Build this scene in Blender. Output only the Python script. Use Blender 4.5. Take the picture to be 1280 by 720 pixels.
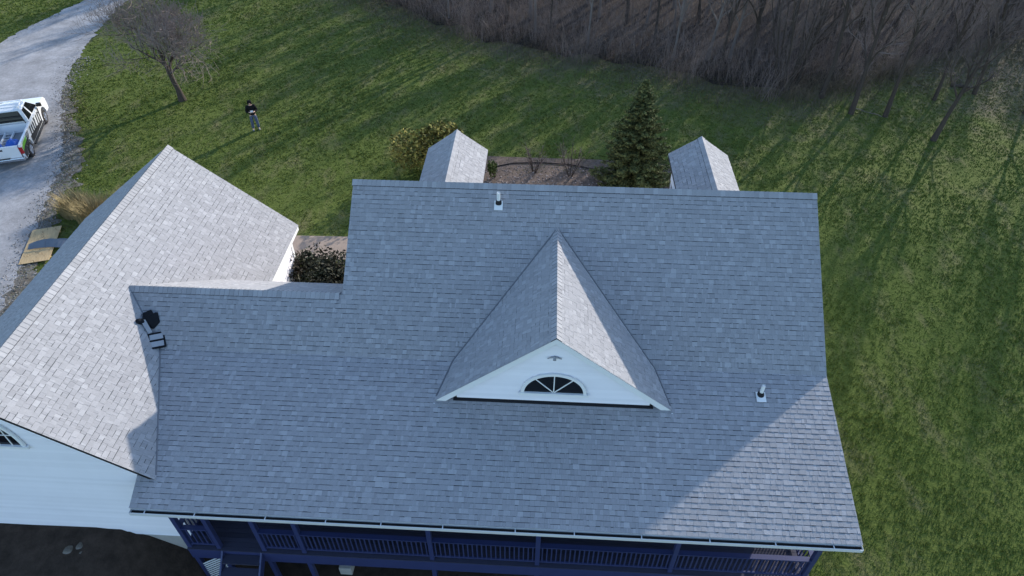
import bpy, bmesh, math, random
import numpy as np
from mathutils import Vector, Matrix
from mathutils.noise import noise as pnoise
R = math.radians
rng = random.Random(11)
for o in list(bpy.data.objects):
    bpy.data.objects.remove(o)
scene = bpy.context.scene
COL = scene.collection

# ------------------------------------------------------------------ camera, sky, sun, exposure
CAM_H = 19.0
PITCH = math.atan2(778, 853.0)
cd = bpy.data.cameras.new('camera'); cam = bpy.data.objects.new('camera', cd); COL.objects.link(cam)
cam.location = (0, 0, CAM_H); cam.rotation_euler = (R(90) - PITCH, 0, R(3.1))
cd.sensor_width = 36; cd.lens = 24.0; cd.clip_start = 0.1; cd.clip_end = 6000
scene.camera = cam
SUN_AZ, SUN_EL = R(34.0), R(21.0)          # azimuth from +Y towards +X
SDIR = Vector((math.sin(SUN_AZ)*math.cos(SUN_EL), math.cos(SUN_AZ)*math.cos(SUN_EL), math.sin(SUN_EL)))
w = bpy.data.worlds.new('World'); scene.world = w; w.use_nodes = True
nt = w.node_tree; bg = nt.nodes['Background']
sky = nt.nodes.new('ShaderNodeTexSky'); sky.sky_type = 'NISHITA'; sky.sun_disc = False
sky.sun_elevation = SUN_EL; sky.sun_rotation = SUN_AZ; sky.air_density = 1.0; sky.dust_density = 0.5; sky.ozone_density = 2.4
nt.links.new(sky.outputs[0], bg.inputs[0]); bg.inputs[1].default_value = 0.15
ld = bpy.data.lights.new('sun', 'SUN'); ld.energy = 2.9; ld.angle = R(0.55); ld.color = (1.0, 0.93, 0.84)
sun = bpy.data.objects.new('sun', ld); COL.objects.link(sun)
sun.rotation_euler = (-SDIR).to_track_quat('-Z', 'Y').to_euler(); sun.location = SDIR*200
vs = scene.view_settings; vs.view_transform = 'Standard'; vs.look = 'None'; vs.gamma = 1; vs.exposure = 1.24
try: vs.use_curve_mapping = False
except Exception: pass

# ------------------------------------------------------------------ helpers
def tag(o, label=None, cat=None, group=None, kind=None):
    if label: o['label'] = label
    if cat: o['category'] = cat
    if group: o['group'] = group
    if kind: o['kind'] = kind
    return o
def empty(name, loc=(0, 0, 0), rz=0):
    o = bpy.data.objects.new(name, None); COL.objects.link(o); o.location = loc; o.rotation_euler = (0, 0, rz)
    o.empty_display_size = 0.2
    return o
def link(name, me, parent=None):
    o = bpy.data.objects.new(name, me); COL.objects.link(o)
    if parent is not None: o.parent = parent
    return o
class MB:
    def __init__(s): s.v = []; s.f = []; s.t = []; s.m = []
    def poly(s, pts, tone=0.5, mi=0):
        b = len(s.v); s.v += [tuple(p) for p in pts]; s.f.append(tuple(range(b, b+len(pts)))); s.t.append(tone); s.m.append(mi)
    def mesh_(s, vs_, fs_, tone=0.5, mi=0):
        b = len(s.v); s.v += [tuple(p) for p in vs_]
        for f in fs_: s.f.append(tuple(b+i for i in f)); s.t.append(tone); s.m.append(mi)
    def box(s, c, d, rot=None, tone=0.5, mi=0):
        x, y, z = d[0]/2, d[1]/2, d[2]/2
        vv = [Vector((a*x, b*y, c_*z)) for a in (-1, 1) for b in (-1, 1) for c_ in (-1, 1)]
        if rot is not None: vv = [rot @ p for p in vv]
        c = Vector(c)
        s.mesh_([p+c for p in vv], [(0, 1, 3, 2), (4, 6, 7, 5), (0, 4, 5, 1), (2, 3, 7, 6), (0, 2, 6, 4), (1, 5, 7, 3)], tone, mi)
    def b2(s, lo, hi, tone=0.5, mi=0):
        s.box([(a+b)/2 for a, b in zip(lo, hi)], [abs(b-a) for a, b in zip(lo, hi)], None, tone, mi)
    def tube(s, pts, rads, n=6, tone=0.5, cap=True, mi=0):
        pts = [Vector(p) for p in pts]; b = len(s.v); rings = []
        for i, p in enumerate(pts):
            d = (pts[min(i+1, len(pts)-1)] - pts[max(i-1, 0)])
            d = d.normalized() if d.length > 1e-9 else Vector((0, 0, 1))
            a = Vector((1, 0, 0)) if abs(d.x) < 0.8 else Vector((0, 1, 0))
            u = d.cross(a).normalized(); v_ = d.cross(u)
            rings.append([p + (u*math.cos(k*2*math.pi/n) + v_*math.sin(k*2*math.pi/n))*rads[i] for k in range(n)])
        vv = [q for r in rings for q in r]; ff = []
        for i in range(len(pts)-1):
            for k in range(n):
                k2 = (k+1) % n
                ff.append((i*n+k, i*n+k2, (i+1)*n+k2, (i+1)*n+k))
        if cap: ff.append(tuple(range(n-1, -1, -1))); ff.append(tuple((len(pts)-1)*n+k for k in range(n)))
        s.mesh_(vv, ff, tone, mi)
    def prism(s, pts, off, tone=0.5, mi=0):
        off = Vector(off); n = len(pts); a = [Vector(p) for p in pts]; b = [p+off for p in a]
        s.mesh_(a+b, [tuple(range(n-1, -1, -1)), tuple(range(n, 2*n))]+[(i, (i+1) % n, n+(i+1) % n, n+i) for i in range(n)], tone, mi)
    def mesh(s, name, mats, smooth=False, fix=True):
        me = bpy.data.meshes.new(name); me.from_pydata(s.v, [], s.f)
        for m in (mats if isinstance(mats, (list, tuple)) else [mats]): me.materials.append(m)
        if any(s.m): me.polygons.foreach_set('material_index', s.m)
        at = me.attributes.new('tone', 'FLOAT', 'FACE'); at.data.foreach_set('value', s.t)
        if fix:
            bm = bmesh.new(); bm.from_mesh(me); bmesh.ops.recalc_face_normals(bm, faces=bm.faces); bm.to_mesh(me); bm.free()
        if smooth: me.polygons.foreach_set('use_smooth', [True]*len(me.polygons))
        me.update(); return me
    def build(s, name, mats, parent=None, smooth=False, fix=True, bevel=0):
        o = link(name, s.mesh(name, mats, smooth, fix), parent)
        if bevel:
            m = o.modifiers.new('bevel', 'BEVEL'); m.width = bevel; m.segments = 2; m.limit_method = 'ANGLE'
        return o

def smooth(a, b, x):
    t = min(1, max(0, (x-a)/(b-a))) if a != b else float(x > a)
    return t*t*(3-2*t)

# ------------------------------------------------------------------ materials
MATS = {}
def mat(name, color, rough=0.8, spec=0.3, metal=0.0, var=0.0, scale=6.0, tone=0.0, bump=0.0, bscale=60.0, stretch=None, color2=None, detail=5.0, coat=0.0, orand=0.0):
    """procedural principled material: base colour, noise mottling, per-face tone attribute, fine bump"""
    m = bpy.data.materials.new(name); m.use_nodes = True; n = m.node_tree.nodes; l = m.node_tree.links
    p = n['Principled BSDF']; p.inputs['Roughness'].default_value = rough; p.inputs['Metallic'].default_value = metal
    p.inputs['Specular IOR Level'].default_value = spec; p.inputs['Coat Weight'].default_value = coat
    tc = n.new('ShaderNodeTexCoord'); co = tc.outputs['Object']
    if stretch:
        mp = n.new('ShaderNodeMapping'); mp.inputs['Scale'].default_value = stretch; l.new(co, mp.inputs[0]); co = mp.outputs[0]
    cur = None
    c2 = color2 or tuple(c*0.6 for c in color)
    if var > 0 or color2:
        nz = n.new('ShaderNodeTexNoise'); nz.inputs['Scale'].default_value = scale; nz.inputs['Detail'].default_value = detail; nz.inputs['Roughness'].default_value = 0.65
        l.new(co, nz.inputs['Vector'])
        rp = n.new('ShaderNodeMapRange'); rp.inputs[1].default_value = 0.35; rp.inputs[2].default_value = 0.68; rp.inputs[3].default_value = 0; rp.inputs[4].default_value = var if not color2 else 1
        l.new(nz.outputs[0], rp.inputs[0])
        mx = n.new('ShaderNodeMix'); mx.data_type = 'RGBA'; mx.inputs['A'].default_value = (*color, 1); mx.inputs['B'].default_value = (*c2, 1)
        l.new(rp.outputs[0], mx.inputs['Factor']); cur = mx.outputs['Result']
    else:
        rgb = n.new('ShaderNodeRGB'); rgb.outputs[0].default_value = (*color, 1); cur = rgb.outputs[0]
    if tone > 0 or orand > 0:
        if tone > 0:
            at = n.new('ShaderNodeAttribute'); at.attribute_name = 'tone'; src = at.outputs['Fac']; amt = tone
        else:
            oi = n.new('ShaderNodeObjectInfo'); src = oi.outputs['Random']; amt = orand
        mr = n.new('ShaderNodeMapRange'); mr.clamp = False; mr.inputs[3].default_value = 1-amt; mr.inputs[4].default_value = 1+amt; l.new(src, mr.inputs[0])
        sc = n.new('ShaderNodeVectorMath'); sc.operation = 'SCALE'; l.new(cur, sc.inputs[0]); l.new(mr.outputs[0], sc.inputs['Scale']); cur = sc.outputs[0]
    l.new(cur, p.inputs['Base Color'])
    if bump > 0:
        nb = n.new('ShaderNodeTexNoise'); nb.inputs['Scale'].default_value = bscale; nb.inputs['Detail'].default_value = 4; l.new(co, nb.inputs['Vector'])
        bp = n.new('ShaderNodeBump'); bp.inputs['Strength'].default_value = bump; bp.inputs['Distance'].default_value = 0.02; l.new(nb.outputs[0], bp.inputs['Height']); l.new(bp.outputs[0], p.inputs['Normal'])
    MATS[name] = m
    return m

M_SH = mat('shingle_granules', (0.318, 0.315, 0.322), 0.92, 0.12, var=0.24, scale=16, tone=0.22, bump=0.25, bscale=180)
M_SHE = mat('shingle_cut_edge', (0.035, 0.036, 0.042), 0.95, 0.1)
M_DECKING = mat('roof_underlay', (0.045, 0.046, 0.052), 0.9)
M_WHITE = mat('white_siding', (0.82, 0.80, 0.83), 0.55, 0.3, tone=0.045, var=0.10, scale=1.3, bump=0.05, bscale=25)
M_TRIM = mat('white_trim_paint', (0.78, 0.78, 0.77), 0.5, 0.35, var=0.10, scale=4)
M_CONC = mat('concrete', (0.46, 0.43, 0.39), 0.9, 0.2, var=0.35, scale=3, bump=0.3, bscale=40)
M_BLUE = mat('blue_porch_paint', (0.034, 0.044, 0.125), 0.38, 0.5, var=0.3, scale=3)
M_BOARD = mat('deck_stain', (0.045, 0.046, 0.075), 0.7, 0.2, var=0.4, scale=5, stretch=(1, 8, 8), orand=0.15)
M_GLASS = mat('dark_window_glass', (0.008, 0.009, 0.012), 0.12, 0.25)
M_BLACK = mat('black_rubber', (0.012, 0.012, 0.014), 0.7, 0.3, var=0.3, scale=20)
M_PVC = mat('white_pvc', (0.75, 0.75, 0.73), 0.4, 0.4)
M_GALV = mat('pale_flashing', (0.62, 0.64, 0.66), 0.5, 0.4, var=0.2, scale=12)
M_GREY = mat('weathered_grey', (0.30, 0.31, 0.33), 0.7, 0.3, var=0.3, scale=8)

# ------------------------------------------------------------------ terrain
EX = [-34, -26, -14.6, -2.4, 5.9, 10.5, 15.0, 20, 30, 48, 75]; EY = [68, 63, 53.6, 45.2, 42.6, 40.2, 39.4, 42.0, 47.5, 53.5, 60]   # edge of the wood
def dryness(x, y):
    d = float(np.interp(x, EX, EY))-y
    return math.exp(-max(d, 0)/4.5)*.75 + .6*smooth(19, 30, x)*smooth(31, 38, y)
def terr(x, y):
    # house stands on a bank: level at the back, lower walk-out ground in front and on the right
    if -9.6 < x < 7.6: z = -2.6*smooth(12.9, 12.2, y)*smooth(-12.5, -8.2, x)
    elif x > 0: z = -2.1*smooth(27.0, 4.0, y)
    else: z = -2.6*smooth(17.5, 8.5, y)*smooth(-12.5, -8.2, x)
    z += 0.10*pnoise(Vector((x*0.11, y*0.11, 3.1))) + 0.035*pnoise(Vector((x*0.5, y*0.5, 9.7)))
    if y > 45: z += 0.03*(y-45)
    return z
def axis(lo, hi, step, far):
    a = list(np.arange(lo, hi+1e-6, step)); s = step
    while a[-1] < far: s *= 1.5; a.append(a[-1]+s)
    s = step
    while a[0] > -far: s *= 1.5; a.insert(0, a[0]-s)
    return a
def lawn_material(name, ca, cb, cc, cd_, dry):
    m = bpy.data.materials.new(name); m.use_nodes = True; n = m.node_tree.nodes; l = m.node_tree.links
    p = n['Principled BSDF']; p.inputs['Roughness'].default_value = 0.95; p.inputs['Specular IOR Level'].default_value = 0.08
    tc = n.new('ShaderNodeTexCoord'); co = tc.outputs['Object']
    def nz(scale, det, stretch=None, rot=0):
        v = co
        if stretch:
            mp = n.new('ShaderNodeMapping'); mp.inputs['Scale'].default_value = stretch; mp.inputs['Rotation'].default_value = (0, 0, rot); l.new(co, mp.inputs[0]); v = mp.outputs[0]
        q = n.new('ShaderNodeTexNoise'); q.inputs['Scale'].default_value = scale; q.inputs['Detail'].default_value = det; q.inputs['Roughness'].default_value = 0.65
        l.new(v, q.inputs['Vector']); return q.outputs[0]
    def ramp(src, a, b):
        r = n.new('ShaderNodeMapRange'); r.inputs[1].default_value = a; r.inputs[2].default_value = b; l.new(src, r.inputs[0]); return r.outputs[0]
    def mix(f, a, b):
        x = n.new('ShaderNodeMix'); x.data_type = 'RGBA'; l.new(f, x.inputs['Factor'])
        for k, s_ in (('A', a), ('B', b)):
            if isinstance(s_, tuple): x.inputs[k].default_value = (*s_, 1)
            else: l.new(s_, x.inputs[k])
        return x.outputs['Result']
    c = mix(ramp(nz(0.16, 4), 0.38, 0.66), ca, cb)
    c = mix(ramp(nz(0.9, 5, (1, 0.45, 1), R(35)), 0.50, 0.74), c, cc)
    c = mix(ramp(nz(5.0, 6), 0.5, 0.8), c, cd_)
    at = n.new('ShaderNodeAttribute'); at.attribute_name = 'dry'; ad = n.new('ShaderNodeMath'); ad.operation = 'MULTIPLY_ADD'; l.new(nz(0.6, 5), ad.inputs[0]); ad.inputs[1].default_value = 1.4; l.new(at.outputs['Fac'], ad.inputs[2])
    c = mix(ramp(ad.outputs[0], 0.85, 1.5), c, dry)
    l.new(c, p.inputs['Base Color'])
    bp = n.new('ShaderNodeBump'); bp.inputs['Strength'].default_value = 0.7; bp.inputs['Distance'].default_value = 0.06
    l.new(nz(9, 5), bp.inputs['Height']); l.new(bp.outputs[0], p.inputs['Normal'])
    return m
M_LAWN = lawn_material('lawn_turf', (0.078, 0.106, 0.022), (0.100, 0.124, 0.030), (0.145, 0.132, 0.062), (0.064, 0.080, 0.020), (0.13, 0.110, 0.073))
xs = axis(-46, 46, 0.6, 2600); ys = axis(2, 64, 0.6, 2600)
V = [(x, y, terr(x, y) if abs(x) < 400 and abs(y) < 400 else 0.03*min(max(y-45, 0), 355)) for y in ys for x in xs]
nx = len(xs)
F = [(j*nx+i, j*nx+i+1, (j+1)*nx+i+1, (j+1)*nx+i) for j in range(len(ys)-1) for i in range(nx-1)]
me = bpy.data.meshes.new('ground'); me.from_pydata(V, [], F); me.materials.append(M_LAWN); me.polygons.foreach_set('use_smooth', [True]*len(F))
at = me.attributes.new('dry', 'FLOAT', 'POINT'); at.data.foreach_set('value', [dryness(p[0], p[1]) if abs(p[0]) < 100 and abs(p[1]) < 100 else 0 for p in V])
tag(link('ground', me), 'sloping green lawn with straw patches around the house', 'lawn', kind='structure')

def sheet(name, left, right, lift, m, label, cat, n_across=8, jag=0.25, seed=1, step=0.35, jscale=0.9):
    """a ground-hugging strip between two polylines, with ragged edges"""
    def resample(pl):
        pl = [Vector((*p, 0)) for p in pl]; L = [0]
        for a, b in zip(pl, pl[1:]): L.append(L[-1]+(b-a).length)
        return pl, L
    def at(pl, L, t):
        d = t*L[-1]
        for k in range(len(pl)-1):
            if d <= L[k+1] or k == len(pl)-2:
                # catmull-rom for soft bends
                u = (d-L[k])/max(1e-6, L[k+1]-L[k]); p0 = pl[max(k-1, 0)]; p1 = pl[k]; p2 = pl[k+1]; p3 = pl[min(k+2, len(pl)-1)]
                return 0.5*((2*p1)+(p2-p0)*u+(2*p0-5*p1+4*p2-p3)*u*u+(3*p1-p0-3*p2+p3)*u**3)
    A, LA = resample(left); B, LB = resample(right); n = int(max(LA[-1], LB[-1])/step)
    V, F = [], []
    for i in range(n+1):
        t = i/n; a = at(A, LA, t); b = at(B, LB, t); d = (b-a).normalized()
        a = a + d*jag*(pnoise(Vector((i*step*jscale, seed, 0)))+0.5*pnoise(Vector((i*step*3, seed, 5)))); b = b + d*jag*(pnoise(Vector((i*step*jscale, seed+40, 0)))+0.6*pnoise(Vector((i*step*3, seed, 9))))
        for k in range(n_across+1):
            p = a.lerp(b, k/n_across); V.append((p.x, p.y, terr(p.x, p.y)+lift))
    w_ = n_across+1
    for i in range(n):
        for k in range(n_across): F.append((i*w_+k, i*w_+k+1, (i+1)*w_+k+1, (i+1)*w_+k))
    me = bpy.data.meshes.new(name); me.from_pydata(V, [], F); me.materials.append(m); me.polygons.foreach_set('use_smooth', [True]*len(F))
    at_ = me.attributes.new('across', 'FLOAT', 'POINT'); at_.data.foreach_set('value', [k/n_across for i in range(n+1) for k in range(n_across+1)])
    bm = bmesh.new(); bm.from_mesh(me); bmesh.ops.recalc_face_normals(bm, faces=bm.faces)
    if sum(f.normal.z for f in bm.faces) < 0: bmesh.ops.reverse_faces(bm, faces=bm.faces)
    bm.to_mesh(me); bm.free()
    return tag(link(name, me), label, cat, kind='structure')

M_GRAVEL = mat('pale_gravel', (0.33, 0.325, 0.33), 0.95, 0.1, color2=(0.22, 0.215, 0.215), scale=0.8, bump=0.5, bscale=30, detail=8)
def gravel_tracks(m):
    n = m.node_tree.nodes; l = m.node_tree.links; p = n['Principled BSDF']; src = p.inputs['Base Color'].links[0].from_socket
    at = n.new('ShaderNodeAttribute'); at.attribute_name = 'across'; tc = n.new('ShaderNodeTexCoord')
    nz = n.new('ShaderNodeTexNoise'); nz.inputs['Scale'].default_value = .45; nz.inputs['Detail'].default_value = 6; l.new(tc.outputs['Object'], nz.inputs['Vector'])
    ad = n.new('ShaderNodeMath'); ad.operation = 'MULTIPLY_ADD'; l.new(nz.outputs[0], ad.inputs[0]); ad.inputs[1].default_value = .18; l.new(at.outputs['Fac'], ad.inputs[2])
    wv = n.new('ShaderNodeMath'); wv.operation = 'PINGPONG'; wv.inputs[1].default_value = .17; l.new(ad.outputs[0], wv.inputs[0])
    mr = n.new('ShaderNodeMapRange'); mr.inputs[1].default_value = .02; mr.inputs[2].default_value = .14; mr.inputs[3].default_value = .92; mr.inputs[4].default_value = 1.08; l.new(wv.outputs[0], mr.inputs[0])
    n2 = n.new('ShaderNodeTexNoise'); n2.inputs['Scale'].default_value = 7; n2.inputs['Detail'].default_value = 8; n2.inputs['Roughness'].default_value = .8; l.new(tc.outputs['Object'], n2.inputs['Vector'])
    m2 = n.new('ShaderNodeMapRange'); m2.inputs[1].default_value = .3; m2.inputs[2].default_value = .7; m2.inputs[3].default_value = .72; m2.inputs[4].default_value = 1.25; l.new(n2.outputs[0], m2.inputs[0])
    mu = n.new('ShaderNodeMath'); mu.operation = 'MULTIPLY'; l.new(mr.outputs[0], mu.inputs[0]); l.new(m2.outputs[0], mu.inputs[1])
    sc = n.new('ShaderNodeVectorMath'); sc.operation = 'SCALE'; l.new(src, sc.inputs[0]); l.new(mu.outputs[0], sc.inputs['Scale']); l.new(sc.outputs[0], p.inputs['Base Color'])
gravel_tracks(M_GRAVEL)
M_DIRT = mat('gravelly_dirt', (0.10, 0.085, 0.065), 0.95, 0.1, color2=(0.21, 0.195, 0.175), scale=2.2, bump=0.8, bscale=18, detail=8)
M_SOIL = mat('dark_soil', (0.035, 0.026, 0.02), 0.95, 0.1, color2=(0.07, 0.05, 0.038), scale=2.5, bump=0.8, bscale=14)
M_MULCH = mat('bark_mulch', (0.16, 0.125, 0.105), 0.95, 0.1, color2=(0.085, 0.062, 0.05), scale=6, bump=0.9, bscale=20, detail=8)
M_LITTER = mat('leaf_litter', (0.048, 0.036, 0.030), 0.95, 0.1, color2=(0.028, 0.022, 0.019), scale=1.1, bump=0.9, bscale=12, detail=8)
RR = [(-20.2, 8), (-21.0, 16.0), (-21.6, 19.2), (-23.4, 24.6), (-25.0, 29.4), (-27.6, 34.0), (-29.9, 38.6), (-31.6, 45.5), (-32.0, 52.0), (-31.0, 62), (-28, 80)]
RL = [(-28.5, 4), (-29.0, 14.0), (-30.0, 22.0), (-32.4, 29.0), (-34.0, 34.0), (-35.6, 39.0), (-37.2, 43.6), (-36.0, 49.0), (-35.0, 52.5), (-34.2, 62), (-32, 80)]
sheet('driveway_verge', [(x-0.7, y) for x, y in RR[:7]], [(x+d, y) for (x, y), d in zip(RR[:7], (1.0, 1.0, .8, .8, 1.1, .7, .2))], 0.022, M_DIRT, 'strip of gravelly dirt between the driveway and the lawn', 'dirt', 6, 0.8, 3, .2, 1.3)
sheet('driveway', RL, RR, 0.034, M_GRAVEL, 'pale grey gravel driveway curving past the white pickup', 'driveway', 10, 0.42, 1, .2, 1.4)
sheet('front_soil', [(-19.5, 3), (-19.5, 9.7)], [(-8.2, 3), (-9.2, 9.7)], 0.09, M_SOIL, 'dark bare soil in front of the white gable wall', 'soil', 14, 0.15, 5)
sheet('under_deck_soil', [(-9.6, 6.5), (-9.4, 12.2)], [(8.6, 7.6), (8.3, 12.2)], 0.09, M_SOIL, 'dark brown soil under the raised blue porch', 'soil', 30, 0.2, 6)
sheet('garden_bed', [(-5.6, 22.4), (-5.6, 28.9), (-4.6, 31.0)], [(8.3, 22.4), (8.3, 28.6), (6.0, 31.0)], 0.028, M_MULCH, 'brown mulch bed with small stones behind the main ridge', 'flower bed', 20, 0.35, 7)
sheet('garden_path', [(-12.5, 22.2), (-5.7, 22.2)], [(-12.5, 23.7), (-5.7, 23.8)], 0.03, mat('tan_path', (0.30, 0.235, 0.19), 0.9, 0.2, var=0.35, scale=3, bump=0.3, bscale=40), 'tan concrete path between the wing and the main house', 'path', 4, 0.0, 8)
sheet('woodland_floor', [(-26, 63), (-14.6, 53.6), (-2.4, 45.2), (5.9, 42.6), (10.5, 40.2), (15.0, 39.6), (20, 42), (30, 47.5), (48, 53.5), (75, 60)], [(-22, 120), (-4, 118), (8, 116), (18, 114), (26, 112), (32, 110), (40, 108), (50, 106), (70, 104), (95, 102)], 0.03, M_LITTER, 'brown leaf litter on the floor of the bare wood', 'woodland floor', 40, 1.1, 9, 0.6, 0.4)

# ------------------------------------------------------------------ shingled roofs
EXPO = 0.143
def clip(poly, conv):
    out = poly
    for i in range(len(conv)):
        a = conv[i]; b = conv[(i+1) % len(conv)]; inp = out; out = []
        if not inp: return []
        side = lambda p: (b[0]-a[0])*(p[1]-a[1])-(b[1]-a[1])*(p[0]-a[0])
        for k in range(len(inp)):
            p = inp[k]; q = inp[(k+1) % len(inp)]; sp, sq = side(p), side(q)
            if sp >= -1e-9: out.append(p)
            if (sp > 1e-9 and sq < -1e-9) or (sp < -1e-9 and sq > 1e-9):
                t = sp/(sp-sq); out.append((p[0]+(q[0]-p[0])*t, p[1]+(q[1]-p[1])*t))
    return out
WID = (0.05, 0.07, 0.09, 0.12, 0.15, 0.18)
def pick_tone():
    r = rng.random()
    if r < 0.09: return rng.choice((0.80, 0.94))
    if r < 0.26: return rng.choice((0.64, 0.72))
    if r < 0.88: return rng.choice((0.42, 0.48, 0.54))
    return rng.choice((0.26, 0.34))
def shingle_plane(name, O, U, Vd, polys, parent, singles=None):
    """courses of single shingle tabs on the plane O + u*U + v*Vd, clipped to convex polys; singles(u, v) picks tabs kept as objects"""
    O = Vector(O); U = Vector(U).normalized(); Vd = Vector(Vd).normalized(); N = U.cross(Vd).normalized()
    mb = MB(); cache = {}; count = 0
    umin = min(p[0] for P in polys for p in P); umax = max(p[0] for P in polys for p in P)
    vmin = min(p[1] for P in polys for p in P); vmax = max(p[1] for P in polys for p in P)
    r = 0; v = vmin
    while v < vmax-0.01:
        u = umin - rng.random()*0.25; raised = rng.random() < 0.5; sag = rng.uniform(-0.004, 0.004)
        while u < umax:
            wd = rng.choice(WID); th = 0.010 if raised else 0.005; gap = rng.choice((0.010, 0.016, 0.022, 0.026)); tone = pick_tone(); raised = not raised if rng.random() < 0.85 else raised
            g = 0.0012; jit = rng.choice((0.0, 0.0, 0.005))
            q = [(u+g, v-0.012+sag-jit), (u+wd-g, v-0.012+sag-jit), (u+wd-g, v+EXPO-gap), (u+g, v+EXPO-gap)]
            for P in polys:
                c = clip(q, P)
                if len(c) < 3: continue
                full = len(c) == 4 and abs(c[0][0]-q[0][0]) < 1e-6 and abs(c[2][0]-q[2][0]) < 1e-6 and abs(c[0][1]-q[0][1]) < 1e-6
                hgt = lambda p: 0.006+th*max(0, 1-(p[1]-v+0.012)/(EXPO+0.012))
                if full and singles and count < 300 and singles(u, v):
                    key = (wd, th, tone, gap)
                    if key not in cache:
                        s = MB(); L = EXPO+0.012-gap
                        a = [Vector((0, 0, 0.004)), Vector((wd-2*g, 0, 0.004)), Vector((wd-2*g, L, 0.004)), Vector((0, L, 0.004))]
                        t_ = [Vector((0, 0, 0.006+th)), Vector((wd-2*g, 0, 0.006+th)), Vector((wd-2*g, L, 0.0062)), Vector((0, L, 0.0062))]
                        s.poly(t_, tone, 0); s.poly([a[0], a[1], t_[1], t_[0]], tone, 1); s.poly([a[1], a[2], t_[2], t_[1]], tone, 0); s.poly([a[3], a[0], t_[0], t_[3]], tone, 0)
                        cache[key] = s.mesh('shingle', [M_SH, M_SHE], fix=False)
                    o = link('shingle', cache[key], parent)
                    mw = Matrix.Identity(4)
                    for k_, ax in enumerate((U, Vd, N)): mw[0][k_], mw[1][k_], mw[2][k_] = ax
                    p0 = O + U*q[0][0] + Vd*q[0][1]; mw[0][3], mw[1][3], mw[2][3] = p0
                    o.matrix_local = mw; count += 1
                    continue
                top = [O+U*p[0]+Vd*p[1]+N*hgt(p) for p in c]; bot = [O+U*p[0]+Vd*p[1]+N*0.002 for p in c]
                mb.poly(top, tone, 0)
                for k in range(len(c)):
                    k2 = (k+1) % len(c)
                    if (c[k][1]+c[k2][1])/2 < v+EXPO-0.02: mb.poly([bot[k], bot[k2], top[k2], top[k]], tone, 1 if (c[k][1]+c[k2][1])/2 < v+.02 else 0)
            u += wd
        v += EXPO; r += 1
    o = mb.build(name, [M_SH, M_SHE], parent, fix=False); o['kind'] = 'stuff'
    return o
def slab(name, pts, thick, m, parent):
    b = MB(); pts = [Vector(p) for p in pts]; b.prism(pts, (0, 0, -thick)); return b.build(name, m, parent)
def ridge_caps(A, B, slope_l, slope_r, parent, half=0.16):
    """bent cap shingles laid along a ridge from A to B; slopes are the fall per metre on either side"""
    A = Vector(A); B = Vector(B); D = (B-A); L = D.length; D.normalize(); S = D.cross(Vector((0, 0, 1))).normalized()
    n = int(L/EXPO); meshes = []
    for vi in range(6):
        s = MB(); tone = (0.3, 0.45, 0.55, 0.7, 0.85, 0.5)[vi]; ln = EXPO+0.03
        def pt(d, side, h, dz):
            fall = slope_r if side > 0 else slope_l
            return D*d + S*side*h + Vector((0, 0, dz - fall*h))
        t0, t1 = 0.042, 0.032
        s.poly([pt(0, 1, half, t0-.008), pt(ln, 1, half, t1-.008), pt(ln, 0, 0, t1), pt(0, 0, 0, t0)], tone)
        s.poly([pt(0, 0, 0, t0), pt(ln, 0, 0, t1), pt(ln, -1, half, t1-.008), pt(0, -1, half, t0-.008)], tone)
        for sd in (1, -1):
            s.poly([pt(0, sd, half, 0.0), pt(ln, sd, half, 0.0), pt(ln, sd, half, t1-.008), pt(0, sd, half, t0-.008)], tone, 1)
            s.poly([pt(0, sd, half, 0.004), pt(0, sd, half, t0-.008), pt(0, 0, 0, t0), pt(0, 0, 0, 0.004)], tone, 1)
        meshes.append(s.mesh('ridge_cap', [M_SH, M_SHE]))
    for i in range(n):
        o = link('ridge_cap', rng.choice(meshes), parent); o.location = A + D*(i*L/n)

house = empty('house', (0, 0, 0))
tag(house, 'white-sided house with grey shingled gable roofs, a dormer and a blue porch', 'house')
XL, XR = -5.83, 8.21
YR, ZR = 17.54, 7.25; YB, ZB = 13.09, 4.10; YE, ZE = 8.68, 2.92
PU = (ZR-ZB)/(YR-YB); PL = (ZB-ZE)/(YB-YE)
YC = 14.60; ZC = ZB + PU*(YC-YB)             # ridge of the link roof
XLK = -12.6
def zroof(y): return ZB + PU*(y-YB) if y > YB else ZE + PL*(y-YE)
TH = 0.16
# sheathing bodies
front = MB()
front.prism([(XL, YB, ZB), (XR, YB, ZB), (XR, YR, ZR), (XL, YR, ZR)], (0, 0, -TH))
front.prism([(XLK, YB, ZB), (XL, YB, ZB), (XL, YC, ZC), (XLK, YC, ZC)], (0, 0, -TH))
YBK = 22.1; ZBK = ZR-PU*(YBK-YR)
front.prism([(XL, YR, ZR), (XR, YR, ZR), (XR, YBK, ZBK), (XL, YBK, ZBK)], (0, 0, -TH))
YCB = 16.5; ZCB = ZC-PU*(YCB-YC)
front.prism([(XLK, YC, ZC), (XL+.3, YC, ZC), (XL+.3, YCB, ZCB), (XLK, YCB, ZCB)], (0, 0, -TH))
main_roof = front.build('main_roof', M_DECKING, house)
lowb = MB()
lowb.prism([(-10.36, YE, ZE), (XR, YE, ZE), (XR, YB, ZB), (-11.4, YB, ZB), (-10.44, 9.45, zroof(9.45))], (0, 0, -TH))
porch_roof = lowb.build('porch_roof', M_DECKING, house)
UL = math.hypot(YR-YB, ZR-ZB); LL = math.hypot(YB-YE, ZB-ZE); CL = UL*(YC-YB)/(YR-YB)
ov = 0.02
shingle_plane('shingles', (0, YB, ZB), (1, 0, 0), (0, YR-YB, ZR-ZB), [[(XL-ov, 0), (XR+ov, 0), (XR+ov, UL), (XL-ov, UL)], [(XLK, 0), (XL-ov, 0), (XL-ov, CL), (XLK, CL)]], main_roof)
l1 = math.hypot(9.45-YE, zroof(9.45)-ZE)
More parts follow.
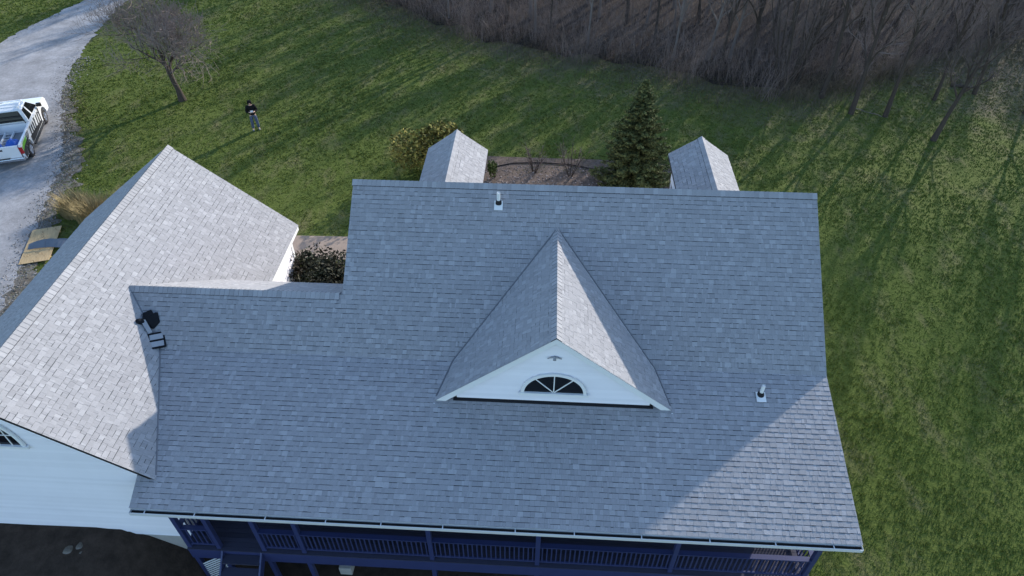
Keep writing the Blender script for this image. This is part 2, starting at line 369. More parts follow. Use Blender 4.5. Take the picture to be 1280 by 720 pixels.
shingle_plane('shingles', (0, YE, ZE), (1, 0, 0), (0, YB-YE, ZB-ZE), [[(-10.38, -0.03), (XR+ov, -0.03), (XR+ov, l1), (-10.46, l1)], [(-10.46, l1), (XR+ov, l1), (XR+ov, LL+0.02), (-11.4, LL+0.02)]], porch_roof,
              singles=lambda u, v: u > 3.6 and v < 2.0)
BL = math.hypot(YBK-YR, ZBK-ZR)
shingle_plane('shingles', (0, YBK, ZBK), (-1, 0, 0), (0, YR-YBK, ZR-ZBK), [[(-XR-ov, 0), (-XL+ov, 0), (-XL+ov, BL), (-XR-ov, BL)]], main_roof)
CBL = math.hypot(YCB-YC, ZCB-ZC)
shingle_plane('shingles', (0, YCB, ZCB), (-1, 0, 0), (0, YC-YCB, ZC-ZCB), [[(-XL-.3, 0), (-XLK, 0), (-XLK, CBL), (-XL-.3, CBL)]], main_roof)
ridge_caps((XR+.02, YR, ZR), (XL-.02, YR, ZR), PU, PU, main_roof)
ridge_caps((XL-.1, YC, ZC), (XLK+.3, YC, ZC), PU, PU, main_roof)

# wing
WX, WZ, WP = -13.565, 6.195, 0.847; WXE = -9.54; WZE = WZ-WP*(WXE-WX); WXW = -18.05; WZW = 2.80; WPW = (WZ-WZW)/(WX-WXW)
WY0, WY1 = 9.39, 20.93
wb = MB()
wb.prism([(WX, WY0, WZ), (WX, WY1, WZ), (WXE, WY1, WZE), (WXE, WY0, WZE)], (0, 0, -TH))
wb.prism([(WX, WY0, WZ), (WX, WY1, WZ), (WXW, WY1, WZW), (WXW, WY0, WZW)], (0, 0, -TH))
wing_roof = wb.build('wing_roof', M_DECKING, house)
WLN = math.hypot(WXE-WX, WZE-WZ); WLW = math.hypot(WXW-WX, WZW-WZ)
shingle_plane('shingles', (WXE, 0, WZE), (0, 1, 0), (WX-WXE, 0, WZ-WZE), [[(WY0-ov, -.02), (WY1+ov, -.02), (WY1+ov, WLN), (WY0-ov, WLN)]], wing_roof)
shingle_plane('shingles', (WXW, 0, WZW), (0, -1, 0), (WX-WXW, 0, WZ-WZW), [[(-WY1-ov, -.02), (-WY0+ov, -.02), (-WY0+ov, WLW), (-WY1-ov, WLW)]], wing_roof)
ridge_caps((WX, WY0-.02, WZ), (WX, WY1+.02, WZ), WPW, WP, wing_roof)

# main dormer facing the camera
DX, DZ, DP, DY0 = 0.485, 6.47, 0.816, 11.886; DHW = 3.30
DE = DZ-DP*DHW
dyb = YR-(ZR-DZ)/PU                      # where the dormer ridge runs into the roof
dmb = MB()
for sx in (-1, 1):
    dmb.prism([(DX, DY0, DZ), (DX, dyb+.1, DZ), (DX+sx*DHW, YB+.6, DE), (DX+sx*DHW, DY0, DE)], (0, 0, -0.13))
dormer_roof = dmb.build('dormer_roof', M_DECKING, house)
DL = math.hypot(DHW, DP*DHW)
for sx in (-1, 1):
    # valley line against the main planes
    def yv(h):
        z = DZ-DP*h; return YB+(z-ZB)/PU if z > ZB else YE+(z-ZE)/PL
    kb = (DZ-ZB)/DP                      # half width at which the valley meets the roof break
    sc = DL/DHW
    if sx > 0:
        P1 = [(DY0-ov, 0), (yv(DHW)+.05, 0), (YB+.03, (DHW-kb)*sc), (DY0-ov, (DHW-kb)*sc)]
        P2 = [(DY0-ov, (DHW-kb)*sc), (YB+.03, (DHW-kb)*sc), (dyb+.03, DL), (DY0-ov, DL)]
        shingle_plane('shingles', (DX+DHW, 0, DE), (0, 1, 0), (-DHW, 0, DZ-DE), [P1, P2], dormer_roof)
    else:
        P1 = [(-yv(DHW)-.05, 0), (-DY0+ov, 0), (-DY0+ov, (DHW-kb)*sc), (-YB-.03, (DHW-kb)*sc)]
        P2 = [(-YB-.03, (DHW-kb)*sc), (-DY0+ov, (DHW-kb)*sc), (-DY0+ov, DL), (-dyb-.03, DL)]
        shingle_plane('shingles', (DX-DHW, 0, DE), (0, -1, 0), (DHW, 0, DZ-DE), [P1, P2], dormer_roof)
ridge_caps((DX, DY0-.02, DZ), (DX, dyb, DZ), DP, DP, dormer_roof, 0.14)

M_VALLEY = mat('valley_shade_grey', (0.15, 0.155, 0.17), 0.6, 0.4, var=.3, scale=8)  # dark strips added to draw the shadowed line of the closed-cut valleys
for sx in (-1, 1):
    vf = MB(); hs = [0.05, .6, 1.2, 1.8, 2.4, kb, DHW-.04]
    vf.tube([(DX+sx*h, yv(h), DZ-DP*h+.012) for h in hs], [.03]*len(hs), 5); vf.build('valley_shade_line', M_VALLEY, dormer_roof)
vf = MB(); ysv = [14.5, 13.8, 13.12, 12.2, 11.2, 10.2, 9.5]
vf.tube([(WX+(WZ-zroof(y_))/WP, y_, zroof(y_)+.008) for y_ in ysv], [.026]*len(ysv), 5); vf.build('valley_shade_line', M_VALLEY, main_roof)
# two small dormers on the far side
def far_dormer(cx, hw, zr, y1, p):
    b = MB(); ze = zr-p*hw; yb_ = YR+(ZR-zr)/PU; ye_ = YR+(ZR-ze)/PU
    for sx in (-1, 1):
        b.prism([(cx, yb_-.1, zr), (cx, y1, zr), (cx+sx*hw, y1, ze), (cx+sx*hw, ye_-.5, ze)], (0, 0, -0.12))
    o = b.build('far_dormer_roof', M_DECKING, house); L = math.hypot(hw, p*hw)
    shingle_plane('shingles', (cx+hw, 0, ze), (0, 1, 0), (-hw, 0, zr-ze), [[(ye_-.05, 0), (y1+.02, 0), (y1+.02, L), (yb_-.03, L)]], o)
    shingle_plane('shingles', (cx-hw, 0, ze), (0, -1, 0), (hw, 0, zr-ze), [[(-y1-.02, 0), (-ye_+.05, 0), (-yb_+.03, L), (-y1-.02, L)]], o)
    ridge_caps((cx, y1+.02, zr), (cx, yb_, zr), p, p, o, 0.13)
    wl = MB(); i = hw-.22
    wl.prism([(cx-i, y1-.2, ZBK), (cx+i, y1-.2, ZBK), (cx+i, y1-.2, ze+p*.22-.14), (cx, y1-.2, zr-.14), (cx-i, y1-.2, ze+p*.22-.14)], (0, -0.1, 0))
    for sx in (-1, 1): wl.b2((cx+sx*i-.05, ye_-.6, ze-.9), (cx+sx*i+.05, y1-.31, ze+p*.2-.12))
    wl.build('far_dormer_wall', M_WHITE, house)
    t = MB()
    for sx in (-1, 1): t.prism([(cx, y1+.004, zr-.125), (cx+sx*hw, y1+.004, ze-.125), (cx+sx*hw, y1+.004, ze-.004), (cx, y1+.004, zr-.004)], (0, 0.03, 0))
    t.build('far_dormer_trim', M_TRIM, house)
    f = MB(); f.b2((cx-.42, y1-.215, ZBK+.7), (cx+.42, y1-.17, ZBK+1.55)); wf = f.build('far_window', M_TRIM, house)
    g = MB(); g.b2((cx-.36, y1-.172, ZBK+.76), (cx+.36, y1-.16, ZBK+1.49)); g.build('pane', M_GLASS, wf)
far_dormer(-3.19, 1.10, 6.54, 22.0, 0.72)
far_dormer(5.60, 1.06, 6.53, 22.0, 0.68)

# ------------------------------------------------------------------ walls with lap siding
def siding(name, axis_, plane, a0, a1, z0, ztop, out, m, parent, lap=0.115, holes=()):
    """lapped boards on a vertical wall. axis_ 'x': wall along X at y=plane; 'y': along Y at x=plane. ztop(a) gives roof line."""
    b = MB(); z = z0
    zmax = max(ztop(a0+(a1-a0)*k/40) for k in range(41))
    P = (lambda a, d, z_: (a, plane+out*d, z_)) if axis_ == 'x' else (lambda a, d, z_: (plane+out*d, a, z_))
    while z < zmax-0.005:
        zt = min(z+lap, zmax)
        sp = [a0+(a1-a0)*k/200 for k in range(201)]; ins = [a for a in sp if ztop(a) > (z+zt)/2]
        if ins:
            l, r_ = min(ins), max(ins)
            b.poly([P(l, 0.026, z), P(r_, 0.026, z), P(r_, 0.004, zt), P(l, 0.004, zt)], rng.uniform(.1, .9)); b.poly([P(l, 0.0, z), P(r_, 0.0, z), P(r_, 0.026, z), P(l, 0.026, z)])
        z = zt
    o = b.build(name, m, parent, fix=False); o['kind'] = 'stuff'; return o
WW0 = 9.50                                  # near gable wall of the wing
wv = MB()
gz = -0.12
ZW = lambda x: (WZ-WP*(x-WX) if x > WX else WZ-WPW*(WX-x)) - TH*1.0
wl_, wr_ = -17.65, -9.92
wv.prism([(wl_, WW0, gz), (wr_, WW0, gz), (wr_, WW0, ZW(wr_)), (WX, WW0, ZW(WX)), (wl_, WW0, ZW(wl_))], (0, 0.12, 0))
wv.prism([(wl_, WY1-.3, gz), (wr_, WY1-.3, gz), (wr_, WY1-.3, ZW(wr_)), (WX, WY1-.3, ZW(WX)), (wl_, WY1-.3, ZW(wl_))], (0, 0.12, 0))
wv.b2((wr_-.12, WW0+.12, gz), (wr_, WY1-.3, ZW(wr_)-.003)); wv.b2((wl_, WW0+.12, gz), (wl_+.12, WY1-.3, ZW(wl_)-.003))
wing_wall = wv.build('wing_wall', M_WHITE, house)
siding('siding_courses', 'x', WW0, wl_, wr_, gz, ZW, -1, M_WHITE, wing_wall)
siding('siding_courses', 'y', wr_, WW0+.02, WY1-.2, gz, lambda a: ZW(wr_)-.02, 1, M_WHITE, wing_wall)
fd = MB(); fd.b2((wl_+.03, WW0+.02, -2.9), (wr_-.03, WY1-.25, gz)); fd.build('foundation', M_CONC, house)
tr = MB()
for yy, s_ in ((WY0, 1), (WY1-.03, 1)):
    tr.prism([(WX, yy, WZ-.012), (WXE, yy, WZE-.012), (WXE, yy, WZE-.15), (WX, yy, WZ-.15)], (0, 0.028, 0))
    tr.prism([(WX, yy, WZ-.012), (WXW, yy, WZW-.012), (WXW, yy, WZW-.15), (WX, yy, WZ-.15)], (0, 0.028, 0))
wt = tr.build('rake_trim', M_TRIM, house)
tr = MB(); tr.b2((WXE-.02, WY0+.03, WZE-.18), (WXE+.012, WY1-.03, WZE-.02)); tr.build('wing_fascia', M_TRIM, house)
tr = MB(); tr.b2((WXW-.012, WY0+.03, WZW-.18), (WXW+.02, WY1-.03, WZW-.02)); tr.build('wing_fascia', M_TRIM, house)
tr = MB(); tr.b2((wr_-.1, WY1-.33, gz), (wr_+.035, WY1-.16, ZW(wr_)-.03))
tr.build('corner_board', M_TRIM, house)
so = MB(); so.b2((wr_, WY0+.05, ZW(wr_)-.33), (WXE-.01, WY1-.04, ZW(wr_)-.29)); so.b2((WXW+.02, WY0+.05, WZW-.2), (wl_, WY1-.04, WZW-.17)); so.build('wing_soffit', M_TRIM, house)

# main walls
mw = MB(); YW0, YW1 = 12.0, 21.75; XW0, XW1 = -5.55, 7.92
zu = lambda y: zroof(y)-TH if y <= YR else ZR-PU*(y-YR)-TH
for x0, x1 in ((XW0, XW0+.12), (XW1-.12, XW1)):
    mw.prism([(x0, YW0, -2.7), (x0, YW1, -2.7), (x0, YW1, zu(YW1)), (x0, YR, zu(YR)), (x0, YB, zu(YB)), (x0, YW0, zu(YW0))], (x1-x0, 0, 0))
mw.b2((-9.9, YW0, -2.7), (XW0, YW0+.12, zu(YW0)-.02)); mw.b2((XW0+.12, YW0, -2.7), (XW1-.12, YW0+.12, zu(YW0)-.02)); mw.b2((XW0+.12, YW1-.12, -.3), (XW1-.12, YW1, zu(YW1)-.02))
mw.b2((-9.9, YCB-.35, -.3), (XW0, YCB-.23, ZCB-.05))
main_wall = mw.build('main_wall', M_WHITE, house)
siding('siding_courses', 'x', YW0, -9.9, XW1, -2.7, lambda a: zu(YW0)-.03, -1, M_WHITE, main_wall)
siding('siding_courses', 'y', XW1, YW0, YW1, -0.5, lambda a: zu(a)-.01, 1, M_WHITE, main_wall)
siding('siding_courses', 'x', YCB-.23, -9.9, XW0, -.3, lambda a: ZCB-.1, 1, M_WHITE, main_wall)
ft = MB()
def rake_board(x, pts): ft.prism([(x, y, z-.012) for y, z in pts]+[(x, y, z-.17) for y, z in reversed(pts)], (0.028, 0, 0))
rake_board(XR-.012, [(YE, ZE), (YB, ZB)]); rake_board(XR-.012, [(YB, ZB), (YR, ZR)]); rake_board(XR-.012, [(YR, ZR), (YBK, ZBK)])
rake_board(XL-.016, [(YC, ZC), (YR, ZR)]); rake_board(XL-.016, [(YR, ZR), (YBK, ZBK)])
ft.b2((XL, YBK-.02, ZBK-.18), (XR-.03, YBK+.012, ZBK-.02)); ft.b2((-9.5, YCB-.02, ZCB-.18), (XL-.02, YCB+.012, ZCB-.02))
ft.build('rake_trim', M_TRIM, house)

# dormer face
dw = MB(); dwy = DY0+.10
zt = lambda h: DZ-DP*abs(h)-.13
hw_ = 2.68
zb_ = zroof(dwy)+.03
dw.prism([(DX-hw_, dwy, zb_), (DX+hw_, dwy, zb_), (DX+hw_, dwy, max(zt(hw_), zb_+.02)), (DX, dwy, zt(0)), (DX-hw_, dwy, max(zt(hw_), zb_+.02))], (0, 0.1, 0))
dormer_wall = dw.build('dormer_wall', M_WHITE, house)
siding('siding_courses', 'x', dwy, DX-hw_, DX+hw_, zb_+.03, lambda a: zt(a-DX), -1, M_WHITE, dormer_wall)
dt = MB()
for sx in (-1, 1):
    dt.prism([(DX, DY0-.012, DZ-.012), (DX+sx*DHW, DY0-.012, DE-.012), (DX+sx*DHW, DY0-.012, DE-.17), (DX+sx*(DHW-.1), DY0-.012, DE-.17), (DX, DY0-.012, DZ-.20)], (0, 0.04, 0))
    dt.b2((DX+sx*DHW-.02, DY0+.03, DE-.17), (DX+sx*DHW+.012, yv(DHW)-.1, DE-.014))
    dt.b2((DX+sx*(DHW-.62), DY0+.03, DE-.175), (DX+sx*(DHW-.022), yv(DHW), DE-.135))
dt.build('dormer_trim', M_TRIM, house)
fl = MB(); fl.prism([(DX-hw_-.1, dwy-.09, zroof(dwy-.09)+.012), (DX+hw_+.1, dwy-.09, zroof(dwy-.09)+.012), (DX+hw_+.1, dwy+.02, zroof(dwy)+.03), (DX-hw_-.1, dwy+.02, zroof(dwy)+.03)], (0, 0, 0.012)); fl.build('dormer_flashing_shade', M_BLACK, house)  # black strip for the base flashing and the shadow line under the wall

def fan_window(name, cx, y, z0, hw, ht, spokes, grid, parent, out=-1, fr=0.09):
    """half-round window on a wall facing the camera"""
    n = 28; W = empty(name, (cx, y, z0)); W.parent = parent
    ell = lambda a, s: (hw*s*math.cos(a), ht*s*math.sin(a))
    f = MB()
    sI = 1-fr/hw; ht_s = 1-fr/ht
    for k in range(n):
        a, b = math.pi*k/n, math.pi*(k+1)/n
        o1 = (hw*math.cos(a), ht*math.sin(a)); o2 = (hw*math.cos(b), ht*math.sin(b)); i2 = (hw*sI*math.cos(b), ht*ht_s*math.sin(b)); i1 = (hw*sI*math.cos(a), ht*ht_s*math.sin(a))
        f.prism([(p[0], out*0.006, p[1]) for p in (o1, o2, i2, i1)], (0, out*0.05, 0))
    f.b2((-hw-.06, 0, -fr*1.1), (hw+.06, out*.075, -.004))
    f.build('frame', M_TRIM, W)
    def strip(p, q, wd, d):
        p = Vector((p[0], 0, p[1])); q = Vector((q[0], 0, q[1])); dn = (q-p).normalized(); s = Vector((-dn.z, 0, dn.x))*wd/2
        m_ = MB(); m_.prism([p+s+Vector((0, out*.022, 0)), p-s+Vector((0, out*.022, 0)), q-s+Vector((0, out*.022, 0)), q+s+Vector((0, out*.022, 0))], (0, out*d, 0)); return m_
    if spokes:
        for i in range(len(spokes)-1):
            a0, a1 = spokes[i], spokes[i+1]; pts = [(0, 0.002)]+[ell(a0+(a1-a0)*k/8, 0.97) for k in range(9)]
            g = MB(); g.prism([(p[0], out*.010, max(p[1], 0.002)) for p in pts], (0, out*.006, 0)); g.build('pane', M_GLASS, W)
        for a in spokes[1:-1]: e = ell(a, 0.95); strip((0, 0), e, 0.028, 0.014).build('muntin', M_TRIM, W)
    else:
        gx, gz_ = grid
        for i in range(len(gx)-1):
            for j in range(len(gz_)-1):
                sq = [(gx[i]*hw, gz_[j]*ht), (gx[i+1]*hw, gz_[j]*ht), (gx[i+1]*hw, gz_[j+1]*ht), (gx[i]*hw, gz_[j+1]*ht)]
                el = [ell(math.pi*k/24, .96) for k in range(25)]
                c = clip(sq, el)
                if len(c) > 2:
                    g = MB(); g.prism([(p[0], out*.010, p[1]+.002) for p in c], (0, out*.006, 0)); g.build('pane', M_GLASS, W)
        for x in gx[1:-1]: strip((x*hw, 0), (x*hw, ht*.93*math.sqrt(1-x*x)), 0.03, .014).build('muntin', M_TRIM, W)
        for z in gz_[1:-1]: q = hw*.95*math.sqrt(1-z*z); strip((-q, z*ht), (q, z*ht), 0.03, .013).build('muntin', M_TRIM, W)
    return W
fan_window('dormer_window', DX+.01, dwy-.026, 4.27, 0.90, 0.80, [0, math.pi*.28, math.pi*.5, math.pi*.72, math.pi], None, house)
fan_window('wing_window', WX-.35, WW0-.026, 4.33, 1.02, 1.25, None, ((-1, -.66, -.33, 0, .33, .66, 1), (0, .34, .68, 1)), house)
# small weathered bracket under the dormer peak
gb = MB()
pts = [(DX-.20, dwy-.05, 5.65), (DX-.12, dwy-.06, 5.71), (DX-.02, dwy-.06, 5.73), (DX+.08, dwy-.06, 5.71), (DX+.16, dwy-.05, 5.65)]
gb.tube(pts, [.015, .022, .03, .022, .015], 6); gb.tube([(DX-.02, dwy-.02, 5.73), (DX-.02, dwy-.13, 5.68)], [.03, .05], 6)
gb.build('gable_bracket', M_GREY, house)

# gutter along the porch eave: back, floor, front lip, hangers
gt = MB(); gx0, gx1 = -10.36, XR+.02; gzt = ZE-.045
gt.b2((gx0, YE-.018, gzt-.12), (gx1, YE-.004, gzt+.0)); gt.b2((gx0, YE-.125, gzt-.13), (gx1, YE-.004, gzt-.121)); gt.b2((gx0, YE-.142, gzt-.13), (gx1, YE-.126, gzt-.012)); gt.b2((gx1-.008, YE-.126, gzt-.12), (gx1, YE-.019, gzt-.005)); gt.b2((gx0, YE-.126, gzt-.12), (gx0+.008, YE-.019, gzt-.005))
M_GUT = mat('gutter_enamel', (0.62, 0.63, 0.64), 0.45, 0.4, var=0.25, scale=2.2, stretch=(1, 6, 6))
M_GUTSHADE = mat('gutter_shade', (0.03, 0.028, 0.026), 0.95, 0.1, var=0.4, scale=9)  # near-black fill standing in for the shade inside the gutter
gut = gt.build('gutter', M_GUT, house)
gg = MB(); gg.b2((gx0+.01, YE-.124, gzt-.12), (gx1-.01, YE-.02, gzt-.08)); gg.build('gutter_shade', M_GUTSHADE, gut)
hm = MB(); hm.b2((-.012, -.12, -.012), (.012, 0, -.002)); hme = hm.mesh('gutter_hanger', M_GUT)
x = gx0+.4
while x < gx1: o = link('gutter_hanger', hme, gut); o.location = (x, YE-.012, gzt); x += rng.uniform(1.2, 1.9)
fb = MB(); fb.b2((-10.34, YE+.0, ZE-.2), (XR-.03, YE+.03, ZE-.03)); fb.build('eave_fascia', M_TRIM, house)
sf = MB(); sf.prism([(-9.9, YE+.04, ZE-.19), (XR-.04, YE+.04, ZE-.19), (XR-.04, YW0-.02, zroof(YW0)-.19), (-9.9, YW0-.02, zroof(YW0)-.19)], (0, 0, -.02)); sf.build('porch_ceiling', M_BLUE, house)

# ------------------------------------------------------------------ raised porch: deck, posts, railing, stairs
DKZ = 0.20; DY = 9.00; PX = (-9.80, -8.93, -7.61, -6.44, -2.76, 0.22, 3.94, 7.62)
deck = MB(); deck.b2((-9.86, DY-.04, DKZ-.55), (7.82, DY, DKZ-.03)); deck.b2((-9.86, DY+.001, DKZ-.55), (-9.82, YW0-.02, DKZ-.03)); deck.b2((7.78, DY+.001, DKZ-.55), (7.82, YW0-.02, DKZ-.03))
for k in range(12): xj = -9.3+k*1.5; deck.b2((xj, DY+.002, DKZ-.3), (xj+.05, YW0-.025, DKZ-.031))
deck_o = deck.build('deck_frame', M_BLUE, house)
bd = MB(); bd.b2((-9.86, 0, DKZ-.03), (7.82, .132, DKZ)); bme = bd.mesh('deck_board', M_BOARD)
k = 0
while DY-.05+k*.139 < YW0-.15: o = link('deck_board', bme, deck_o); o.location = (0, DY-.05+k*.139, 0); k += 1
for i, px_ in enumerate(PX):
    full = i not in (0,)
    p = MB(); p.b2((px_-.065, DY+.0, terr(px_, DY)-.1), (px_+.065, DY+.13, 2.58 if True else 1.3)); p.build('porch_post', M_BLUE, house, bevel=.008)
for px_ in (-9.80, 7.62):
    p = MB(); p.b2((px_-.065, YW0-.2, DKZ), (px_+.065, YW0-.07, zroof(YW0)-.25)); p.build('porch_post', M_BLUE, house, bevel=.008)
bm_ = MB(); bm_.b2((-9.88, DY-.01, 2.58), (7.72, DY+.14, 2.76)); bm_.build('porch_beam', M_BLUE, house)
def railing(a, b_, along):
    z1 = DKZ+1.06; ro = empty('porch_railing'); ro.parent = house; t, l = MB(), MB()
    if along == 'x':
        t.b2((a, DY-.01, z1-.04), (b_, DY+.13, z1)); t.b2((a, DY+.04, z1-.13), (b_, DY+.08, z1-.039)); l.b2((a, DY+.04, DKZ+.10), (b_, DY+.08, DKZ+.18))
    else:
        xx = along; t.b2((xx-.07, a, z1-.04), (xx+.07, b_, z1)); t.b2((xx-.02, a, z1-.13), (xx+.02, b_, z1-.039)); l.b2((xx-.02, a, DKZ+.10), (xx+.02, b_, DKZ+.18))
    t.build('top_rail', M_BLUE, ro); l.build('bottom_rail', M_BLUE, ro)
    n = max(1, int((b_-a)/.128))
    for k in range(n):
        t = a+(k+.5)*(b_-a)/n; o = link('baluster', BAL, ro)
        o.location = (t, DY+.06, DKZ) if along == 'x' else (along, t, DKZ)
bl = MB(); bl.b2((-.017, -.017, .17), (.017, .017, .935)); BAL = bl.mesh('baluster', M_BLUE)
for a, b_ in zip(PX, PX[1:]):
    if a == -8.93: continue                 # stair opening
    railing(a+.067, b_-.067, 'x')
railing(DY+.132, YW0-.22, 7.62); railing(DY+.132, YW0-.22, -9.80)
st = MB()
for sx in (-8.84, -7.70): st.prism([(sx-.025, DY-.05, DKZ-.03), (sx-.025, DY-.05, DKZ-.40), (sx-.025, DY-3.2, -2.9), (sx-.025, DY-3.2, -2.5)], (0.05, 0, 0))
stairs = st.build('stair_stringers', M_BLUE, house)
tm = MB(); tm.b2((-8.81, -.14, -.02), (-7.73, .14, .02)); tme = tm.mesh('stair_tread', M_BOARD)
for k in range(11): o = link('stair_tread', tme, stairs); o.location = (0, DY-.19-k*.275, DKZ-.22-k*.235)
# lattice screen at the left end, under the deck
lt = MB(); lt.b2((-9.74, DY+.0, -1.78), (-9.0, DY+.04, -1.70)); lt.b2((-9.74, DY+.0, -.42), (-9.0, DY+.04, -.36)); lat = lt.build('lattice_screen', M_TRIM, house)
sl = MB(); sl.box((0, 0, 0), (.92, .012, .045), Matrix.Rotation(R(-38), 3, 'Y')); sme = sl.mesh('lattice_slat', M_TRIM)
for k in range(9): o = link('lattice_slat', sme, lat); o.location = (-9.37, DY+.016, -1.45+k*.11)
# beams' support wall of the basement: one door and windows in shade under the deck
for cx in (-5.0, 3.0):
    f = MB(); f.b2((cx-.55, YW0-.03, -1.5), (cx+.55, YW0+.0, -.3)); wo = f.build('basement_window', M_TRIM, house)
    g = MB(); g.b2((cx-.48, YW0-.036, -1.43), (cx-.02, YW0-.031, -.37)); g.build('pane', M_GLASS, wo)
    g = MB(); g.b2((cx+.02, YW0-.036, -1.43), (cx+.48, YW0-.031, -.37)); g.build('pane', M_GLASS, wo)
for cx, hw2, z0, z1 in ((-4.2, .7, 1.0, 2.3), (0.6, .9, .25, 2.3), (5.0, .7, 1.0, 2.3)):
    f = MB(); f.b2((cx-hw2, YW0-.03, z0), (cx+hw2, YW0, z1)); wo = f.build('porch_window', M_TRIM, house)
    for s_ in (-1, 1):
        g = MB(); g.b2((cx+s_*.03, YW0-.036, z0+.07), (cx+s_*(hw2-.07), YW0-.031, z1-.07)); g.build('pane', M_GLASS, wo)

# plumbing vents on the main roof
def vent(x, y, s, label):
    z = zroof(y); ang = math.atan(PU if y > YB else PL)
    e = empty('vent_pipe', (x, y, z)); tag(e, label, 'roof vent', 'white vent pipes on the main roof')
    b = MB(); rot = Matrix.Rotation(ang, 3, 'X'); b.box(rot @ Vector((0, -.05, .03)), (.26*s, .30*s, .012), rot); b.build('flashing', M_PVC, e)
    c = MB(); n = 14
    c.tube([(0, .02, .02), (0, .02, .09), (0, .02, .14)], [.105*s, .085*s, .062*s], n); c.build('rubber_boot', M_BLACK, e, smooth=False)
    d = MB(); d.tube([(0, .02, .10), (0, .02, .42*s)], [.052*s, .052*s], n, cap=False); d.tube([(0, .02, .12), (0, .02, .40*s)], [.042*s, .042*s], n); d.build('pipe', M_PVC, e)
vent(-1.33, 17.02, 1.0, 'white vent pipe just below the main ridge, above the dormer')
vent(6.28, 12.42, 1.0, 'white vent pipe on the lower right of the main roof')

# leftovers in the roof valley
zw = lambda x_: WZ-WP*(x_-WX)
M_CLOTH = mat('black_canvas', (0.010, 0.011, 0.014), 0.85, 0.2, var=0.4, scale=14, bump=0.4, bscale=20)
def lump(name, outline, h, m, base, parent=None, nz_=1.0):
    """a crumpled flat-ish bundle: outline polygon in xy (local) domed by h over the surface base(x, y)"""
    cx = sum(p[0] for p in outline)/len(outline); cy = sum(p[1] for p in outline)/len(outline); V_, F_ = [], []
    rings = 6; n = len(outline)*4; dense = []
    for i in range(len(outline)):
        a = outline[i]; b = outline[(i+1) % len(outline)]
        for k in range(4): dense.append((a[0]+(b[0]-a[0])*k/4, a[1]+(b[1]-a[1])*k/4))
    for r_ in range(rings+1):
        t = 1-r_/rings
        for p in dense:
            x_, y_ = cx+(p[0]-cx)*t, cy+(p[1]-cy)*t
            zz = base(x_, y_)+.012+h*(1-t**2.5)**.6*(1+.35*nz_*pnoise(Vector((x_*9, y_*9, 2.2)))) if r_ else base(x_, y_)+.004
            V_.append((x_, y_, zz))
    for r_ in range(rings):
        for k in range(n): F_.append((r_*n+k, r_*n+(k+1) % n, (r_+1)*n+(k+1) % n, (r_+1)*n+k))
    b = MB(); b.mesh_(V_, F_); return b.build(name, m, parent, smooth=True)
sf_ = lambda x_, y_: max(zroof(y_), zw(x_))+.03
BAGC = (-11.50, 13.72)
bag = lump('tool_bag', [((a-BAGC[0])*.78+BAGC[0], (b-BAGC[1])*.78+BAGC[1]) for a, b in [(-11.86, 13.98), (-11.55, 14.10), (-11.42, 13.96), (-11.28, 14.02), (-11.14, 13.72), (-11.33, 13.50), (-11.62, 13.52), (-11.86, 13.44), (-11.93, 13.52), (-11.78, 13.66)]], .12, M_CLOTH, sf_)
tag(bag, 'crumpled black cloth bag lying in the left roof valley', 'bag')
pad = MB(); pad.box((0, 0, 0), (.40, .13, .05)); 
M_PADG = mat('grey_pad', (0.34, 0.35, 0.37), .8, .2, var=.3, scale=9)
cr = empty('roof_cradle', (-11.20, 13.24, sf_(-11.16, 13.2)+.09), R(28)); cr.rotation_euler = (R(24), R(6), R(26)); cr.scale = (.82, .82, .82)
tag(cr, 'black roof tray with two pale grey pads, below the black bag', 'tray')
fr_ = MB()
for sx in (-1, 1): fr_.b2((sx*.25-.025, -.30, -.03), (sx*.25+.025, .30, .03))
for yy in (-.28, .0, .28): fr_.b2((-.225, yy-.03, -.028), (.225, yy+.03, .028))
fr_.build('tray_frame', M_CLOTH, cr)
for yy in (-.14, .14): p = MB(); p.b2((-.22, yy-.105, -.01), (.22, yy+.105, .024)); p.build('pad', M_PADG, cr, bevel=.01)
scrap = MB(); scrap.prism([(-11.74, 13.64, sf_(-11.74, 13.64)+.05), (-11.60, 13.68, sf_(-11.6, 13.68)+.13), (-11.36, 13.42, sf_(-11.36, 13.42)+.09), (-11.44, 13.34, sf_(-11.44, 13.34)+.03)], (0, 0, .012))
tag(scrap.build('shingle_scrap', M_GREY, None), 'pale grey scrap tucked beside the black cloth bag', 'scrap')
